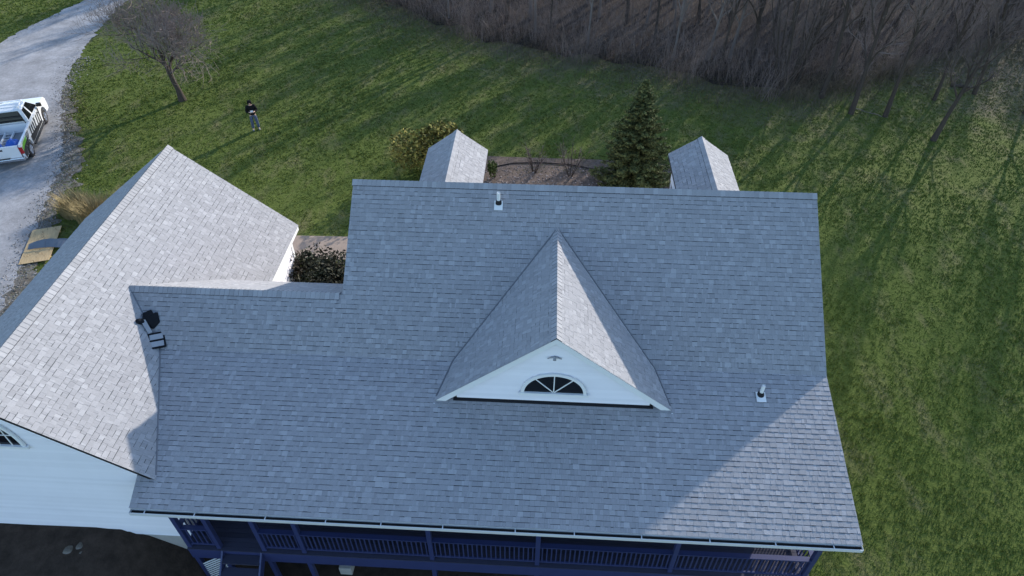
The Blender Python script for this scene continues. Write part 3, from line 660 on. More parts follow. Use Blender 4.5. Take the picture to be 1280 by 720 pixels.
#PART2
# ------------------------------------------------------------------ bare trees and the wood
M_BARK = mat('grey_brown_bark', (0.075, 0.060, 0.050), 0.95, 0.1, var=0.4, scale=6, stretch=(1, 1, .3), bump=0.6, bscale=14)
M_TWIG = mat('bare_twigs', (0.19, 0.15, 0.135), 0.95, 0.1, orand=0.25)
M_TWIG2 = mat('grey_lichened_twigs', (0.23, 0.185, 0.165), 0.95, 0.1)
def rvec(r_, k): return Vector((r_.gauss(0, k), r_.gauss(0, k), r_.gauss(0, k)))
def grow(seed, H, r0, fork, spread, levels, kids, up=0.25, lean=(0, 0), twig=0.004, trunk_levels=2, ratio=0.62):
    r_ = random.Random(seed); tk, cr_ = MB(), MB()
    def branch(p, d, L, r, lv):
        n = 4 if lv < 2 else 3; pts = [p]; rr = [r]; q = p.copy(); dd = d.copy(); rend = max(twig, r*(0.45 if lv else 0.5))
        for i in range(n):
            dd = (dd + rvec(r_, 0.05 if lv == 0 else 0.2) + Vector((0, 0, up*0.3))).normalized(); q = q+dd*(L/n); pts.append(q.copy()); rr.append(r+(rend-r)*(i+1)/n)
        if lv == 0: rr[0] = r*1.5
        (tk if lv < trunk_levels else cr_).tube(pts, rr, 7 if lv == 0 else (5 if lv == 1 else 3), 0.5, cap=False)
        if lv >= levels: return
        nk = kids[min(lv, len(kids)-1)]
        for j in range(nk):
            t = (fork if lv == 0 else 0.25)+(1-(fork if lv == 0 else 0.25))*(j+r_.random()*.7)/nk; t = min(t, 1)
            k = min(int(t*n), n-1); u = t*n-k; b0 = pts[k].lerp(pts[k+1], u); br = rr[k]+(rr[k+1]-rr[k])*u
            a = r_.random()*6.283 if lv else j*2.4+r_.random(); dirn = (pts[k+1]-pts[k]).normalized()
            s = dirn.cross(Vector((math.cos(a), math.sin(a), 0.3))).normalized()
            nd = (dirn*(1-spread*.5)+s*spread*(.7+.6*r_.random())+Vector((0, 0, up))).normalized()
            branch(b0, nd, L*ratio*(.75+.5*r_.random())*(1.15-.4*t), max(twig, br*.62), lv+1)
    branch(Vector((0, 0, -.15)), Vector((lean[0], lean[1], 1)).normalized(), H, r0, 0)
    return tk.mesh('trunk', M_BARK, True, False), cr_
def tree(name, label, cat, loc, meshes, rz=0, s=1.0, group=None, tm_=None):
    e = empty(name, (loc[0], loc[1], terr(loc[0], loc[1])), rz); e.scale = (s, s, s); tag(e, label, cat, group)
    link('trunk', meshes[0], e); link('crown', meshes[1], e); return e
# lone spreading tree on the lawn
tk_, cr_ = grow(5, 3.2, .18, .42, .80, 5, (6, 6, 6, 5, 3), .32, (0.02, 0), .0065, 3, .80)
lone = (tk_, cr_.mesh('crown', M_TWIG2, False, False))
tree('bare_lawn_tree', 'grey leafless tree with a round twiggy crown alone on the lawn', 'tree', (-21.45, 36.2), lone, R(20))
# slender trees at the wood's edge
slim = []
for sd, H, r0, fk, sp in ((21, 6.5, .10, .3, .55), (22, 7.5, .095, .4, .5), (23, 6.0, .12, .42, .55), (24, 8.0, .11, .45, .45), (25, 7.0, .08, .35, .6)):
    t_, c_ = grow(sd, H, r0, fk, sp, 4, (10, 7, 5, 3), .28, (0, 0), .0065, 2, .42); slim.append((t_, c_.mesh('crown', M_TWIG, False, False)))
M_PALEBARK = mat('pale_bark', (0.20, 0.172, 0.155), 0.95, 0.1, var=0.4, scale=6, stretch=(1, 1, .3))
for k in range(5):
    pm = slim[k][0].copy(); pm.materials.clear(); pm.materials.append(M_PALEBARK); slim.append((pm, slim[k][1]))
edge = [((21.0, 33.9), 2, 1.0, 40, 'dark leafless tree standing furthest out from the wood on the right lawn'),
        ((17.5, 36.7), 0, 1.2, 10, 'slender dark leafless tree beside the pale fallen branch'),
        ((19.3, 36.4), 1, 1.1, 200, 'tall thin leafless tree just left of the outermost lawn tree'),
        ((16.3, 38.6), 3, 1.1, 120, 'straight leafless tree at the right corner of the dense wood'),
        ((25.6, 39.5), 4, 1.2, 70, 'thin leafless tree behind the outermost lawn tree'),
        ((22.9, 38.6), 1, .9, 150, 'slim leafless tree rising between the outermost lawn tree and the wood'),
        ((27.4, 37.2), 0, .95, 260, 'dark leafless tree right of the short log'),
        ((33.0, 41.5), 2, 1.0, 20, 'leafless tree in the top right corner of the photo'),
        ((30.0, 38.5), 3, 1.0, 300, 'leafless tree near the right edge of the photo')]
for (loc, k, s_, rz_, lab) in edge: tree('bare_tree', lab, 'tree', loc, slim[k], R(rz_), s_, 'leafless trees at the edge of the wood')
# multi-stem clump
cm_t, cm_c = MB(), MB()
for j in range(11):
    a = j*2.4; rd = .25+.55*((j*37) % 10)/10; r_ = random.Random(300+j); p = Vector((math.cos(a)*rd, math.sin(a)*rd, -.1)); d = Vector((math.cos(a)*.16+r_.gauss(0, .05), math.sin(a)*.16+r_.gauss(0, .05), 1)).normalized(); L = r_.uniform(5, 7.5); pts = [p]
    for i in range(5): d = (d+rvec(r_, .05)).normalized(); pts.append(pts[-1]+d*L/5)
    cm_t.tube(pts, [.075, .065, .055, .042, .03, .015], 5, cap=False)
    for k in range(16):
        t = r_.uniform(1.2, 4.9); i = int(t); b0 = pts[i].lerp(pts[i+1], t-i); dd = (d+rvec(r_, .45)+Vector((0, 0, .3))).normalized(); e_ = b0+dd*r_.uniform(.7, 1.6); cm_c.tube([b0, b0.lerp(e_, .5)+rvec(r_, .06), e_], [.016, .011, .006], 3, cap=False)
        for m_ in range(4):
            q = b0.lerp(e_, r_.uniform(.3, 1)); cm_c.tube([q, q+(dd+rvec(r_, .5)).normalized()*r_.uniform(.3, .8)], [.008, .005], 3, cap=False)
clump = (cm_t.mesh('trunk', M_BARK, False, False), cm_c.mesh('crown', M_TWIG, False, False))
tree('multi_stem_tree', 'clump of dark leafless stems fanning from one base at the wood edge', 'tree', (14.6, 40.0), clump, 0, 1.0)
# the wood itself
r_ = random.Random(77); wood = []; tries = 0
def wood_label(x_, d_):
    zone = 'at the left tip of the wood' if x_ < -8 else ('in the wood straight above the far dormers' if x_ < 3 else ('in the wood behind the clump of dark stems' if x_ < 15 else 'in the thin right end of the wood'))
    return ('front-row leafless tree ' if d_ < 3.5 else 'leafless tree massed deep ')+zone, 'woodland trees, '+('front ' if d_ < 3.5 else 'deep ')+zone
while len(wood) < 120 and tries < 6000:
    tries += 1; x_ = r_.uniform(-30, 46); ye_ = float(np.interp(x_, EX, EY)); y_ = ye_+.8+r_.random()**1.4*20
    if y_ > 68 or any((x_-a)**2+(y_-b)**2 < 1.6 for a, b in wood): continue
    wood.append((x_, y_))
    k = r_.randrange(10) if x_ < 14 else r_.randrange(5); s_ = r_.uniform(.8, 1.25)*(.72 if y_-ye_ < 3 else 1)
    lab, grp = wood_label(x_, y_-ye_); tree('woodland_tree', lab, 'tree', (x_, y_), slim[k], r_.random()*6.28, s_, grp)
# brush thickets between the trees
def brush(name, n, place, hmin, hmax, m, seed, label, cat, twigs=6, rad=.011):
    r_ = np.random.default_rng(seed); P = []; 
    V_ = []; F_ = []
    rr = random.Random(seed); b = 0
    for i in range(n):
        x_, y_ = place(rr); z_ = terr(x_, y_)-.05; h = rr.uniform(hmin, hmax); lx, ly = rr.gauss(0, .38)*h, rr.gauss(0, .38)*h
        base = Vector((x_, y_, z_)); mid = base+Vector((lx*.35, ly*.35, h*.55)); top = base+Vector((lx, ly, h))
        segs = [(base, mid, rad, rad*.8), (mid, top, rad*.8, rad*.35)]
        for k in range(twigs):
            t = rr.uniform(.25, 1); p = base.lerp(mid, t/.55) if t < .55 else mid.lerp(top, (t-.55)/.45)
            segs.append((p, p+Vector((rr.gauss(0, .38), rr.gauss(0, .38), rr.uniform(-.1, .4)))*h*.5, rad*.5, rad*.3))
        for p, q, ra, rb in segs:
            a = rr.random()*6.28; u = Vector((math.cos(a), math.sin(a), 0)); v_ = Vector((-math.sin(a), math.cos(a), .3))
            for (c, r2) in ((p, ra), (q, rb)):
                for k in range(3): an = k*2.094; V_.append(c+u*math.cos(an)*r2+v_*math.sin(an)*r2)
            for k in range(3): F_.append((b+k, b+(k+1) % 3, b+3+(k+1) % 3, b+3+k))
            b += 6
    me = bpy.data.meshes.new(name); me.from_pydata(V_, [], F_); me.materials.append(m)
    return tag(link(name, me), label, cat, kind='stuff')
def place_brush(r_):
    x_ = r_.uniform(-30, 44); ye_ = float(np.interp(x_, EX, EY)); cl = pnoise(Vector((x_*.35, ye_*.2, 1.0)))*2.6-.6
    return x_, ye_+cl+r_.random()**1.5*17
M_BRUSH = mat('brown_brush', (0.15, 0.112, 0.095), 0.95, 0.1, color2=(0.26, 0.205, 0.18), scale=.5)
brush('woodland_brush', 12000, place_brush, .5, 3.0, M_BRUSH, 5, 'tangled leafless brown brush filling the wood', 'brush', 6, .0085)
M_DRY = mat('dry_straw', (0.36, 0.29, 0.15), 0.9, 0.1, color2=(0.22, 0.17, 0.085), scale=5)
def place_dry(r_):
    x_ = r_.uniform(14, 23); return x_, float(np.interp(x_, EX, EY))-.6+r_.gauss(0, .8)
M_WEED = mat('pale_weeds', (0.20, 0.165, 0.115), 0.95, 0.1, color2=(0.11, 0.085, 0.06), scale=1.2)
def place_edge(r_):
    x_ = r_.uniform(-28, 40); return x_, float(np.interp(x_, EX, EY))-.2+r_.gauss(0, 2.0)
M_EDGEW = mat('brown_edge_weeds', (0.12, 0.098, 0.07), 0.95, 0.1, color2=(0.075, 0.06, 0.045), scale=.8)
brush('edge_weeds', 7500, place_edge, .10, .75, M_EDGEW, 16, 'low brown weeds fringing the wood along the lawn', 'weeds', 4, .010)
brush('dead_weeds', 900, place_dry, .3, 1.0, M_WEED, 6, 'pale dead weeds at the right foot of the wood', 'weeds', 5, .010)
def log(name, a, b_, r0, m, label):
    a = Vector((*a, terr(*a)+r0*.8)); b_ = Vector((*b_, terr(*b_)+r0*.7)); L = MB(); n = 6
    L.tube([a.lerp(b_, k/n)+Vector((0, 0, .04*math.sin(k*2.1))) for k in range(n+1)], [r0*(1-.4*k/n) for k in range(n+1)], 7)
    L.tube([a.lerp(b_, .45), a.lerp(b_, .6)+Vector((.15, .5, .18))], [r0*.4, r0*.2], 5)
    return tag(L.build(name, m, None), label, 'log')
M_PALEWOOD = mat('bleached_wood', (0.24, 0.205, 0.16), 0.9, 0.1, var=.4, scale=8)
log('fallen_branch', (17.9, 37.3), (19.4, 36.2), .03, M_PALEWOOD, 'pale fallen branch lying on the grass below the wood')
log('fallen_log', (24.6, 40.5), (25.6, 40.2), .12, M_BARK, 'short dark log lying behind the outermost lawn tree')

# ------------------------------------------------------------------ spruce, shrubs, ornamental grass
def leaf_cloud(name, m, parent, pts, sz, seed, flat=0.5):
    """many small leaf faces; pts = list of (position, tone)"""
    r_ = np.random.default_rng(seed); n = len(pts); P = np.array([tuple(p) for p, _ in pts]); T = np.array([t for _, t in pts])
    d1 = r_.normal(size=(n, 3)); d1[:, 2] *= flat; d1 /= np.linalg.norm(d1, axis=1)[:, None]; d2 = r_.normal(size=(n, 3)); d2 = np.cross(d1, d2); d2 /= np.linalg.norm(d2, axis=1)[:, None]
    s = sz*r_.uniform(.6, 1.4, size=(n, 1)); A = P-d1*s; B = P+d2*s*.5; C_ = P+d1*s; D_ = P-d2*s*.5
    V_ = np.stack([A, B, C_, D_], 1).reshape(-1, 3); F_ = np.arange(n*4).reshape(-1, 4)
    me = bpy.data.meshes.new(name); me.from_pydata(V_.tolist(), [], F_.tolist()); me.materials.append(m); at = me.attributes.new('tone', 'FLOAT', 'FACE'); at.data.foreach_set('value', T.astype(np.float32))
    o = link(name, me, parent); return o
def spruce(loc, H, Rb, label):
    e = empty('spruce_tree', (*loc, terr(*loc))); tag(e, label, 'tree'); r_ = random.Random(9)
    t = MB(); t.tube([(0, 0, -.1), (0, 0, H*.5), (0, 0, H*.99)], [.13, .07, .012], 7, cap=False); t.build('trunk', M_BARK, e)
    b = MB(); pts = []; z = .25
    while z < H-.05:
        f = 1-z/H; Lm = Rb*f**.85+.06; nb = int(7+7*f); a0 = r_.random()*6
        for k in range(nb):
            a = a0+k*6.283/nb+r_.gauss(0, .15); L = Lm*r_.uniform(.6, 1.2); dr = -.10*f+.22*(1-f); p0 = Vector((0, 0, z+r_.gauss(0, .04))); dv = Vector((math.cos(a), math.sin(a), dr)).normalized(); tip = p0+dv*L+Vector((0, 0, .10*L))
            b.tube([p0, p0.lerp(tip, .5)-Vector((0, 0, .05*L)), tip], [.02*f+.006, .012*f+.004, .003], 3, cap=False)
            ns = max(5, int(L*26)); side = Vector((-math.sin(a), math.cos(a), 0))
            for q in range(ns):
                u = (q+.5)/ns; c = p0.lerp(tip, u)-Vector((0, 0, .05*L*4*u*(1-u))); wdt = (.05+.30*L*.5*(1-abs(u-.45)))*.75
                for s_ in range(6):
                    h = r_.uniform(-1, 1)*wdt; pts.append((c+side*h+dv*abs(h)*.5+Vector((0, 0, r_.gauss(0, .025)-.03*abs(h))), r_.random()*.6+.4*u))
        z += .10+.10*f
    b.build('branches', M_BARK, e, fix=False)
    leaf_cloud('needles', M_SPRUCE, e, pts, .062, 3, .35)
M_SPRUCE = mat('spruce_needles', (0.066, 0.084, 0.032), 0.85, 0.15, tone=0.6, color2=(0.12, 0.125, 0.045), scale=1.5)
spruce((4.35, 28.4), 5.65, 1.95, 'dark green conical spruce behind the main ridge')
def shrub(name, label, loc, rx, ry, h, n, m, lsz, seed, lobes=9, stems=8):
    e = empty(name, (*loc, terr(*loc))); tag(e, label, 'shrub'); r_ = random.Random(seed); b = MB(); L = []
    for k in range(lobes): a = r_.random()*6.283; q = math.sqrt(r_.random())*.72; L.append((Vector((math.cos(a)*q*rx, math.sin(a)*q*ry, h*r_.uniform(.42, .8))), r_.uniform(.30, .5)))
    for c, s_ in L: b.tube([(c.x*.15, c.y*.15, -.05), (c.x*.5, c.y*.5, c.z*.5), tuple(c)], [.03, .022, .008], 4, cap=False)
    b.build('stems', M_BARK, e, fix=False); pts = []
    while len(pts) < n:
        c, s_ = r_.choice(L); d = rvec(r_, 1).normalized()*(r_.random()**.4); p = c+Vector((d.x*rx*s_*1.1, d.y*ry*s_*1.1, d.z*h*s_))
        if p.z > .03: pts.append((p, r_.random()))
    leaf_cloud('foliage', m, e, pts, lsz, seed); return e
M_YEW = mat('golden_evergreen', (0.22, 0.185, 0.045), 0.8, 0.15, tone=0.6, color2=(0.07, 0.085, 0.022), scale=1.6)
M_DKL = mat('dark_shrub_leaves', (0.024, 0.032, 0.016), 0.7, 0.2, tone=0.6, color2=(0.045, 0.032, 0.022), scale=.9)
M_GRL = mat('green_shrub_leaves', (0.055, 0.075, 0.02), 0.8, 0.15, tone=0.5)
shrub('golden_shrub', 'yellow-green spreading evergreen shrub left of the far dormer', (-5.6, 29.5), 2.1, 1.7, 2.25, 8500, M_YEW, .095, 31, 14)
shrub('dark_shrub', 'dark green bush in the gap between wing and main roof', (-8.65, 20.2), 1.6, 1.45, 1.7, 6000, M_DKL, .075, 32, 13)
shrub('small_shrub', 'small green shrub just right of the left far dormer', (-2.4, 29.0), .45, .45, .9, 600, M_GRL, .06, 33, 5)
def bare_shrub(loc, seed, h, label):
    e = empty('bare_shrub', (*loc, terr(*loc))); tag(e, label, 'shrub', 'leafless shrubs in the mulch bed'); r_ = random.Random(seed); b, t = MB(), MB()
    for k in range(16):
        a = r_.random()*6.283; d = Vector((math.cos(a)*.38, math.sin(a)*.38, 1)).normalized(); p = Vector((math.cos(a)*.06, math.sin(a)*.06, -.03)); L = h*r_.uniform(.7, 1.15); m_ = p+d*L*.5+rvec(r_, .04); q = m_+(d+rvec(r_, .2)).normalized()*L*.5; b.tube([p, m_, q], [.014, .011, .006], 4, cap=False)
        for j in range(7): s0 = p.lerp(q, r_.uniform(.4, 1)); t.tube([s0, s0+(d+rvec(r_, .5)).normalized()*r_.uniform(.15, .4)], [.007, .004], 3, cap=False)
    b.build('stems', M_BARK, e, fix=False); t.build('twigs', M_TWIG, e, fix=False)
bare_shrub((-.46, 29.6), 41, 1.35, 'smaller leafless shrub on the left of the mulch bed')
bare_shrub((1.35, 29.3), 42, 1.85, 'larger leafless shrub in the mulch bed beside the spruce')
def dry_clump(loc, seed, h, n, spread, label):
    r_ = random.Random(seed); b = MB(); z0 = terr(*loc)
    for k in range(n):
        a = r_.random()*6.283; q = math.sqrt(r_.random())*spread; p = Vector((loc[0]+math.cos(a)*q, loc[1]+math.sin(a)*q, z0-.02)); le = h*r_.uniform(.55, 1.1); a2 = a+r_.gauss(0, .6); d = Vector((math.cos(a2), math.sin(a2), 0))*le*r_.uniform(.08, .5); s = Vector((-math.sin(a2), math.cos(a2), 0))*.011
        m_ = p+d*.3+Vector((0, 0, le*.62)); t = p+d+Vector((0, 0, le*r_.uniform(.8, 1))); b.poly([p-s, p+s, m_+s*.8, m_-s*.8]); b.poly([m_-s*.8, m_+s*.8, t])
    return tag(b.build('ornamental_grass', M_DRY, None, fix=False), label, 'grass clump', 'dry ornamental grass beside the wing')
dry_clump((-20.6, 24.5), 51, 1.25, 900, .75, 'tall clump of dry tan grass nearest the wing roof')
dry_clump((-21.8, 24.9), 52, 1.15, 800, .6, 'tall clump of dry tan grass beside the plywood sheet')
dry_clump((-19.2, 25.3), 53, 1.1, 600, .55, 'dry tan grass clump furthest from the driveway')
ed = MB(); pl = [(-2.6, 29.9), (-1.6, 30.35), (-.2, 30.5), (1.4, 30.4), (2.6, 30.0), (3.4, 29.5)]
ed.tube([(x_, y_, terr(x_, y_)+.06) for x_, y_ in pl], [.028]*len(pl), 6); tag(ed.build('bed_edging', M_BLACK, None), 'black curved edging strip along the back of the mulch bed', 'garden edging')
# plywood sheet with bent metal on it
pc = Vector((-22.05, 22.4)); pe = empty('plywood_sheet', (pc.x, pc.y, terr(pc.x, pc.y)+.11), R(17)); pe.rotation_euler = (R(1.0), R(-1.5), R(17)); tag(pe, 'bare tan plywood sheet lying on the gravel beside the wing', 'plywood')
M_PLY = mat('plywood', (0.48, 0.35, 0.19), 0.8, 0.2, color2=(0.36, 0.25, 0.13), scale=3, stretch=(6, .8, 1))
pb = MB(); pb.b2((-.61, -1.22, -.009), (.61, 1.22, .009)); pb.build('panel', M_PLY, pe)
for yy in (-.9, .0, .9): pb = MB(); pb.b2((-.58, yy-.045, -.10), (.58, yy+.045, -.011)); pb.build('batten', M_PLY, pe)
M_METAL = mat('grey_coil_metal', (0.15, 0.17, 0.20), 0.5, 0.5, metal=.3, var=.3, scale=5)
fm = MB(); n = 10
for off, wd, hh, yy in ((0, .22, .26, 0), (.30, .16, .14, .18)):
    for i in range(n):
        def P_(i_, s_): u = i_/n; return Vector((-.75+off+1.75*u, yy+s_*wd*(.6+.3*u)+.12*math.sin(u*3), .02+hh*math.sin(math.pi*min(1, .15+u*.8))*(1.0 if s_ > 0 else .15)))
        fm.poly([P_(i, -1), P_(i+1, -1), P_(i+1, 1), P_(i, 1)])
fo = fm.build('bent_flashing', M_METAL, None); fo.location = (-21.65, 22.2, terr(-21.6, 22.2)+.125); fo.rotation_euler = (0, 0, R(8)); so_ = fo.modifiers.new('thick', 'SOLIDIFY'); so_.thickness = .012
tag(fo, 'bent grey sheet metal lying across the plywood sheet', 'sheet metal')
# stone block showing under the deck
sb = MB(); sb.b2((-6.05, 9.7, -2.65), (-5.65, 10.05, -2.2)); tag(sb.build('stone_block', M_CONC, None, bevel=.03), 'pale stone block on the soil under the porch', 'stone')
for i, (x_, y_, s_) in enumerate(((-13.3, 8.75, .15), (-13.05, 8.9, .12), (-12.9, 8.7, .10), (-13.5, 8.9, .08))):
    b = MB(); bm2 = bmesh.new(); bmesh.ops.create_icosphere(bm2, subdivisions=2, radius=s_)
    for v_ in bm2.verts: v_.co *= 1+.3*pnoise(v_.co*7+Vector((i*9, 0, 0))); v_.co.z *= .65
    me = bpy.data.meshes.new('stone'); bm2.to_mesh(me); bm2.free(); me.materials.append(M_DIRT); o = link('stone', me); o.location = (x_, y_, terr(x_, y_)+s_*.4)
    tag(o, ('largest', 'second largest', 'third largest', 'smallest')[i]+' of the grey stones on the dark soil below the gable wall', 'stone', 'stones below the gable wall')

# ------------------------------------------------------------------ pickup truck
M_WPAINT = mat('white_car_paint', (0.72, 0.73, 0.74), 0.25, 0.5, coat=.6, var=.06, scale=2)
M_BPAINT = mat('black_vinyl', (0.012, 0.012, 0.013), 0.35, 0.5)
M_GREEN = mat('lime_vinyl', (0.16, 0.42, 0.03), 0.4, 0.4)
M_CHROME = mat('chrome', (0.55, 0.56, 0.58), 0.18, 0.6, metal=.9)
M_RED = mat('red_lens', (0.35, 0.012, 0.012), 0.2, 0.6)
M_CLEAR = mat('lamp_glass', (0.7, 0.7, 0.68), 0.1, 0.6)
M_BLUETARP = mat('blue_tarp', (0.02, 0.10, 0.42), 0.5, 0.4, var=.4, scale=6, bump=.4, bscale=9)
M_BEDLINER = mat('grey_bed', (0.22, 0.23, 0.25), 0.6, 0.3, var=.3, scale=4)
tx, ty = -28.12, 31.05; TH_ = R(90+20)
truck = empty('pickup_truck', (tx, ty, terr(tx, ty)+.04), TH_); tag(truck, 'white pickup truck with black and lime stripes parked on the gravel', 'truck')
HWD = .98; WB = 1.83; RW = .40
def arch(cx, r, z, a0=0, a1=math.pi, n=10): return [(cx+r*math.cos(a0+(a1-a0)*k/n), z+r*math.sin(a0+(a1-a0)*k/n)) for k in range(n+1)]
def extr(pts, y0, y1, m, name, parent, bevel=0.0):
    b = MB(); b.prism([(p[0], y0, p[1]) for p in pts], (0, y1-y0, 0)); return b.build(name, m, parent, bevel=bevel)
# lower body: cab + bonnet, sides with wheel arch
prof = [(-.42, .42), (1.30, .42)]+[(p[0], p[1]) for p in reversed(arch(WB, .52, .40, .04, math.pi-.04))]+[(2.82, .42), (2.90, .60), (2.88, 1.00), (2.70, 1.14), (1.55, 1.22), (-.42, 1.22)]
body = extr(prof, -HWD, HWD, M_WPAINT, 'body', truck, .05)
# cab greenhouse
cab = MB(); lo = [(-.40, 1.225), (1.62, 1.225)]; hi = [(-.22, 1.90), (.78, 1.92)]
vb = [(-.40, -.95, 1.225), (1.62, -.95, 1.225), (1.62, .95, 1.225), (-.40, .95, 1.225), (-.22, -.76, 1.88), (.72, -.76, 1.90), (.72, .76, 1.90), (-.22, .76, 1.88)]
cab.mesh_(vb, [(0, 1, 2, 3), (4, 7, 6, 5), (0, 4, 5, 1), (1, 5, 6, 2), (2, 6, 7, 3), (3, 7, 4, 0)]); cabo = cab.build('cab', M_WPAINT, truck, bevel=.05)
def quad_on(a, b_, c, d, ins, proud, name, m, parent):
    P = [Vector(p) for p in (a, b_, c, d)]; cen = sum(P, Vector())/4; nrm = (P[1]-P[0]).cross(P[3]-P[0]).normalized()
    if nrm.dot(cen-Vector((.4, 0, 1.4))) < 0: nrm = -nrm
    Q = [cen+(p-cen)*ins+nrm*.002 for p in P]; g = MB(); g.prism(Q, nrm*proud); return g.build(name, m, parent)
quad_on(vb[0], vb[3], vb[7], vb[4], .80, .012, 'rear_window', M_GLASS, truck)
quad_on(vb[1], vb[2], vb[6], vb[5], .88, .012, 'windscreen', M_GLASS, truck)
for (i0, i1, i2, i3) in ((0, 1, 5, 4), (3, 2, 6, 7)):
    A_, B_, C2, D2 = [Vector(vb[k]) for k in (i0, i1, i2, i3)]
    m0, m1 = A_.lerp(B_, .40), D2.lerp(C2, .46)
    quad_on(A_, m0, m1, D2, .78, .012, 'side_window', M_GLASS, truck); quad_on(m0, B_, C2, m1, .80, .012, 'side_window', M_GLASS, truck)
# bed
side = [(-2.86, .52), (-2.80, .42)]+[(p[0], p[1]) for p in reversed(arch(-WB, .52, .40, .04, math.pi-.04))]+[(-.44, .42), (-.44, 1.24), (-2.88, 1.24)]
for s_ in (-1, 1): extr(side, s_*HWD, s_*(HWD-.11), M_WPAINT, 'bed_side', truck, .02)
bb = MB(); bb.b2((-2.80, -HWD+.112, .70), (-.46, HWD-.112, .76)); bb.build('bed_floor', M_BEDLINER, truck)
bb = MB(); bb.b2((-.52, -HWD+.112, .76), (-.445, HWD-.112, 1.23)); bb.build('bed_front', M_WPAINT, truck)
tg = MB(); tg.b2((-2.90, -HWD+.15, .58), (-2.82, HWD-.15, 1.22)); tgo = tg.build('tailgate', M_WPAINT, truck, bevel=.02)
h_ = MB(); h_.b2((-2.915, -.12, 1.02), (-2.901, .12, 1.10)); h_.build('handle', M_BPAINT, tgo)
bp_ = MB(); bp_.b2((-3.04, -HWD+.02, .44), (-2.88, HWD-.02, .60)); bpo = bp_.build('rear_bumper', M_CHROME, truck, bevel=.03)
st_ = MB(); st_.b2((-3.045, -.30, .602), (-2.90, .30, .615)); st_.build('bumper_step', M_BPAINT, bpo)
bp_ = MB(); bp_.b2((2.86, -HWD+.03, .44), (3.02, HWD-.03, .66)); bp_.build('front_bumper', M_CHROME, truck, bevel=.04)
gr = MB(); gr.b2((2.885, -.55, .70), (2.92, .55, .98)); gr.build('grille', M_BPAINT, truck)
for s_ in (-1, 1):
    b = MB(); b.b2((-2.905, s_*(HWD-.145), .74), (-2.80, s_*(HWD+.006), 1.10)); b.build('tail_light', M_RED, truck, bevel=.01)
    b = MB(); b.b2((2.80, s_*.58, .74), (2.915, s_*.93, .96)); b.build('headlight', M_CLEAR, truck, bevel=.02)
    b = MB(); b.b2((1.25, s_*1.0, 1.24), (1.38, s_*1.24, 1.44)); b.build('mirror', M_BPAINT, truck, bevel=.03)
    b = MB(); b.tube([(1.3, s_*.93, 1.28), (1.3, s_*1.05, 1.30)], [.03, .03], 6); b.build('mirror_arm', M_BPAINT, truck)
    for dx in (.05, .95):
        b = MB(); b.b2((dx, s_*(HWD+.001), 1.02), (dx+.16, s_*(HWD+.025), 1.06)); b.build('door_handle', M_BPAINT, truck)
    for dx in (-WB, WB):
        we = empty('wheel', (dx, s_*(HWD-.14), RW)); we.parent = truck
        t_ = MB(); yo = [-.13, -.125, -.09, .09, .125, .13]; ro = [.24, .36, .40, .40, .36, .24]; t_.tube([(0, y_*s_, 0) for y_ in yo], ro, 24); t_.build('tyre', M_BLACK, we)
        t_ = MB(); t_.tube([(0, s_*.131, 0), (0, s_*.138, 0)], [.24, .21], 20)
        for k in range(6): a = k*math.pi/3; t_.box((math.cos(a)*.13, s_*.142, math.sin(a)*.13), (.18, .02, .05), Matrix.Rotation(-a, 3, 'Y'))
        t_.tube([(0, s_*.13, 0), (0, s_*.16, 0)], [.06, .05], 12); t_.build('rim', M_CHROME, we)
    # slanted vinyl stripes along the flank
    for k in range(7):
        x0 = -1.05+k*.32+(.10 if k > 3 else 0); top_ = 1.10 if k % 3 else 1.17
        b = MB(); b.prism([(x0, s_*(HWD+.0015), .54), (x0+.17, s_*(HWD+.0015), .50), (x0+.34, s_*(HWD+.0015), top_), (x0+.17, s_*(HWD+.0015), top_)], (0, s_*.003, 0)); b.build('side_stripe', M_BPAINT, truck)
    for k in range(3):
        x0 = -1.42-k*.17+.0; b = MB(); b.prism([(x0, s_*(HWD+.0015), .98), (x0+.09, s_*(HWD+.0015), .98), (x0+.17, s_*(HWD+.0015), 1.20), (x0+.08, s_*(HWD+.0015), 1.20)], (0, s_*.003, 0)); b.build('side_stripe', M_BPAINT, truck)
    b = MB(); b.prism([(-2.76, s_*(HWD+.0015), .82), (-2.36, s_*(HWD+.0015), .93), (-1.9, s_*(HWD+.0015), .97), (-1.72, s_*(HWD+.0015), 1.14), (-2.4, s_*(HWD+.0015), 1.14), (-2.76, s_*(HWD+.0015), 1.02)], (0, s_*.0035, 0)); b.build('lime_swoosh', M_GREEN, truck)
    b = MB(); b.prism([(-2.80, s_*(HWD+.001), .46), (-2.38, s_*(HWD+.001), .46), (-2.36, s_*(HWD+.001), .60), (-2.2, s_*(HWD+.001), .82), (-1.5, s_*(HWD+.001), .90), (-1.3, s_*(HWD+.001), 1.0), (-2.3, s_*(HWD+.001), .97), (-2.84, s_*(HWD+.001), .86)], (0, s_*.003, 0)); b.build('black_patch', M_BPAINT, truck)
    b = MB(); b.prism([(-1.24, s_*(HWD+.001), .45), (1.22, s_*(HWD+.001), .45), (1.0, s_*(HWD+.001), .60), (.2, s_*(HWD+.001), .68), (-1.2, s_*(HWD+.001), .80)], (0, s_*.0025, 0)); b.build('black_sill', M_BPAINT, truck)
    b = MB(); b.b2((-1.2, s_*(HWD-.02), .33), (1.2, s_*(HWD+.08), .40)); b.build('running_board', M_BPAINT, truck, bevel=.01)
rk = MB()
for dx in (-.10, .30, .62): rk.b2((dx-.03, -.66, 1.99), (dx+.03, .66, 2.03))
for s_ in (-1, 1):
    rk.b2((-.2, s_*.66-.025, 1.96), (.72, s_*.66+.025, 2.0))
    for dx in (-.12, .62): rk.b2((dx-.03, s_*.66-.03, 1.86), (dx+.03, s_*.66+.03, 1.97))
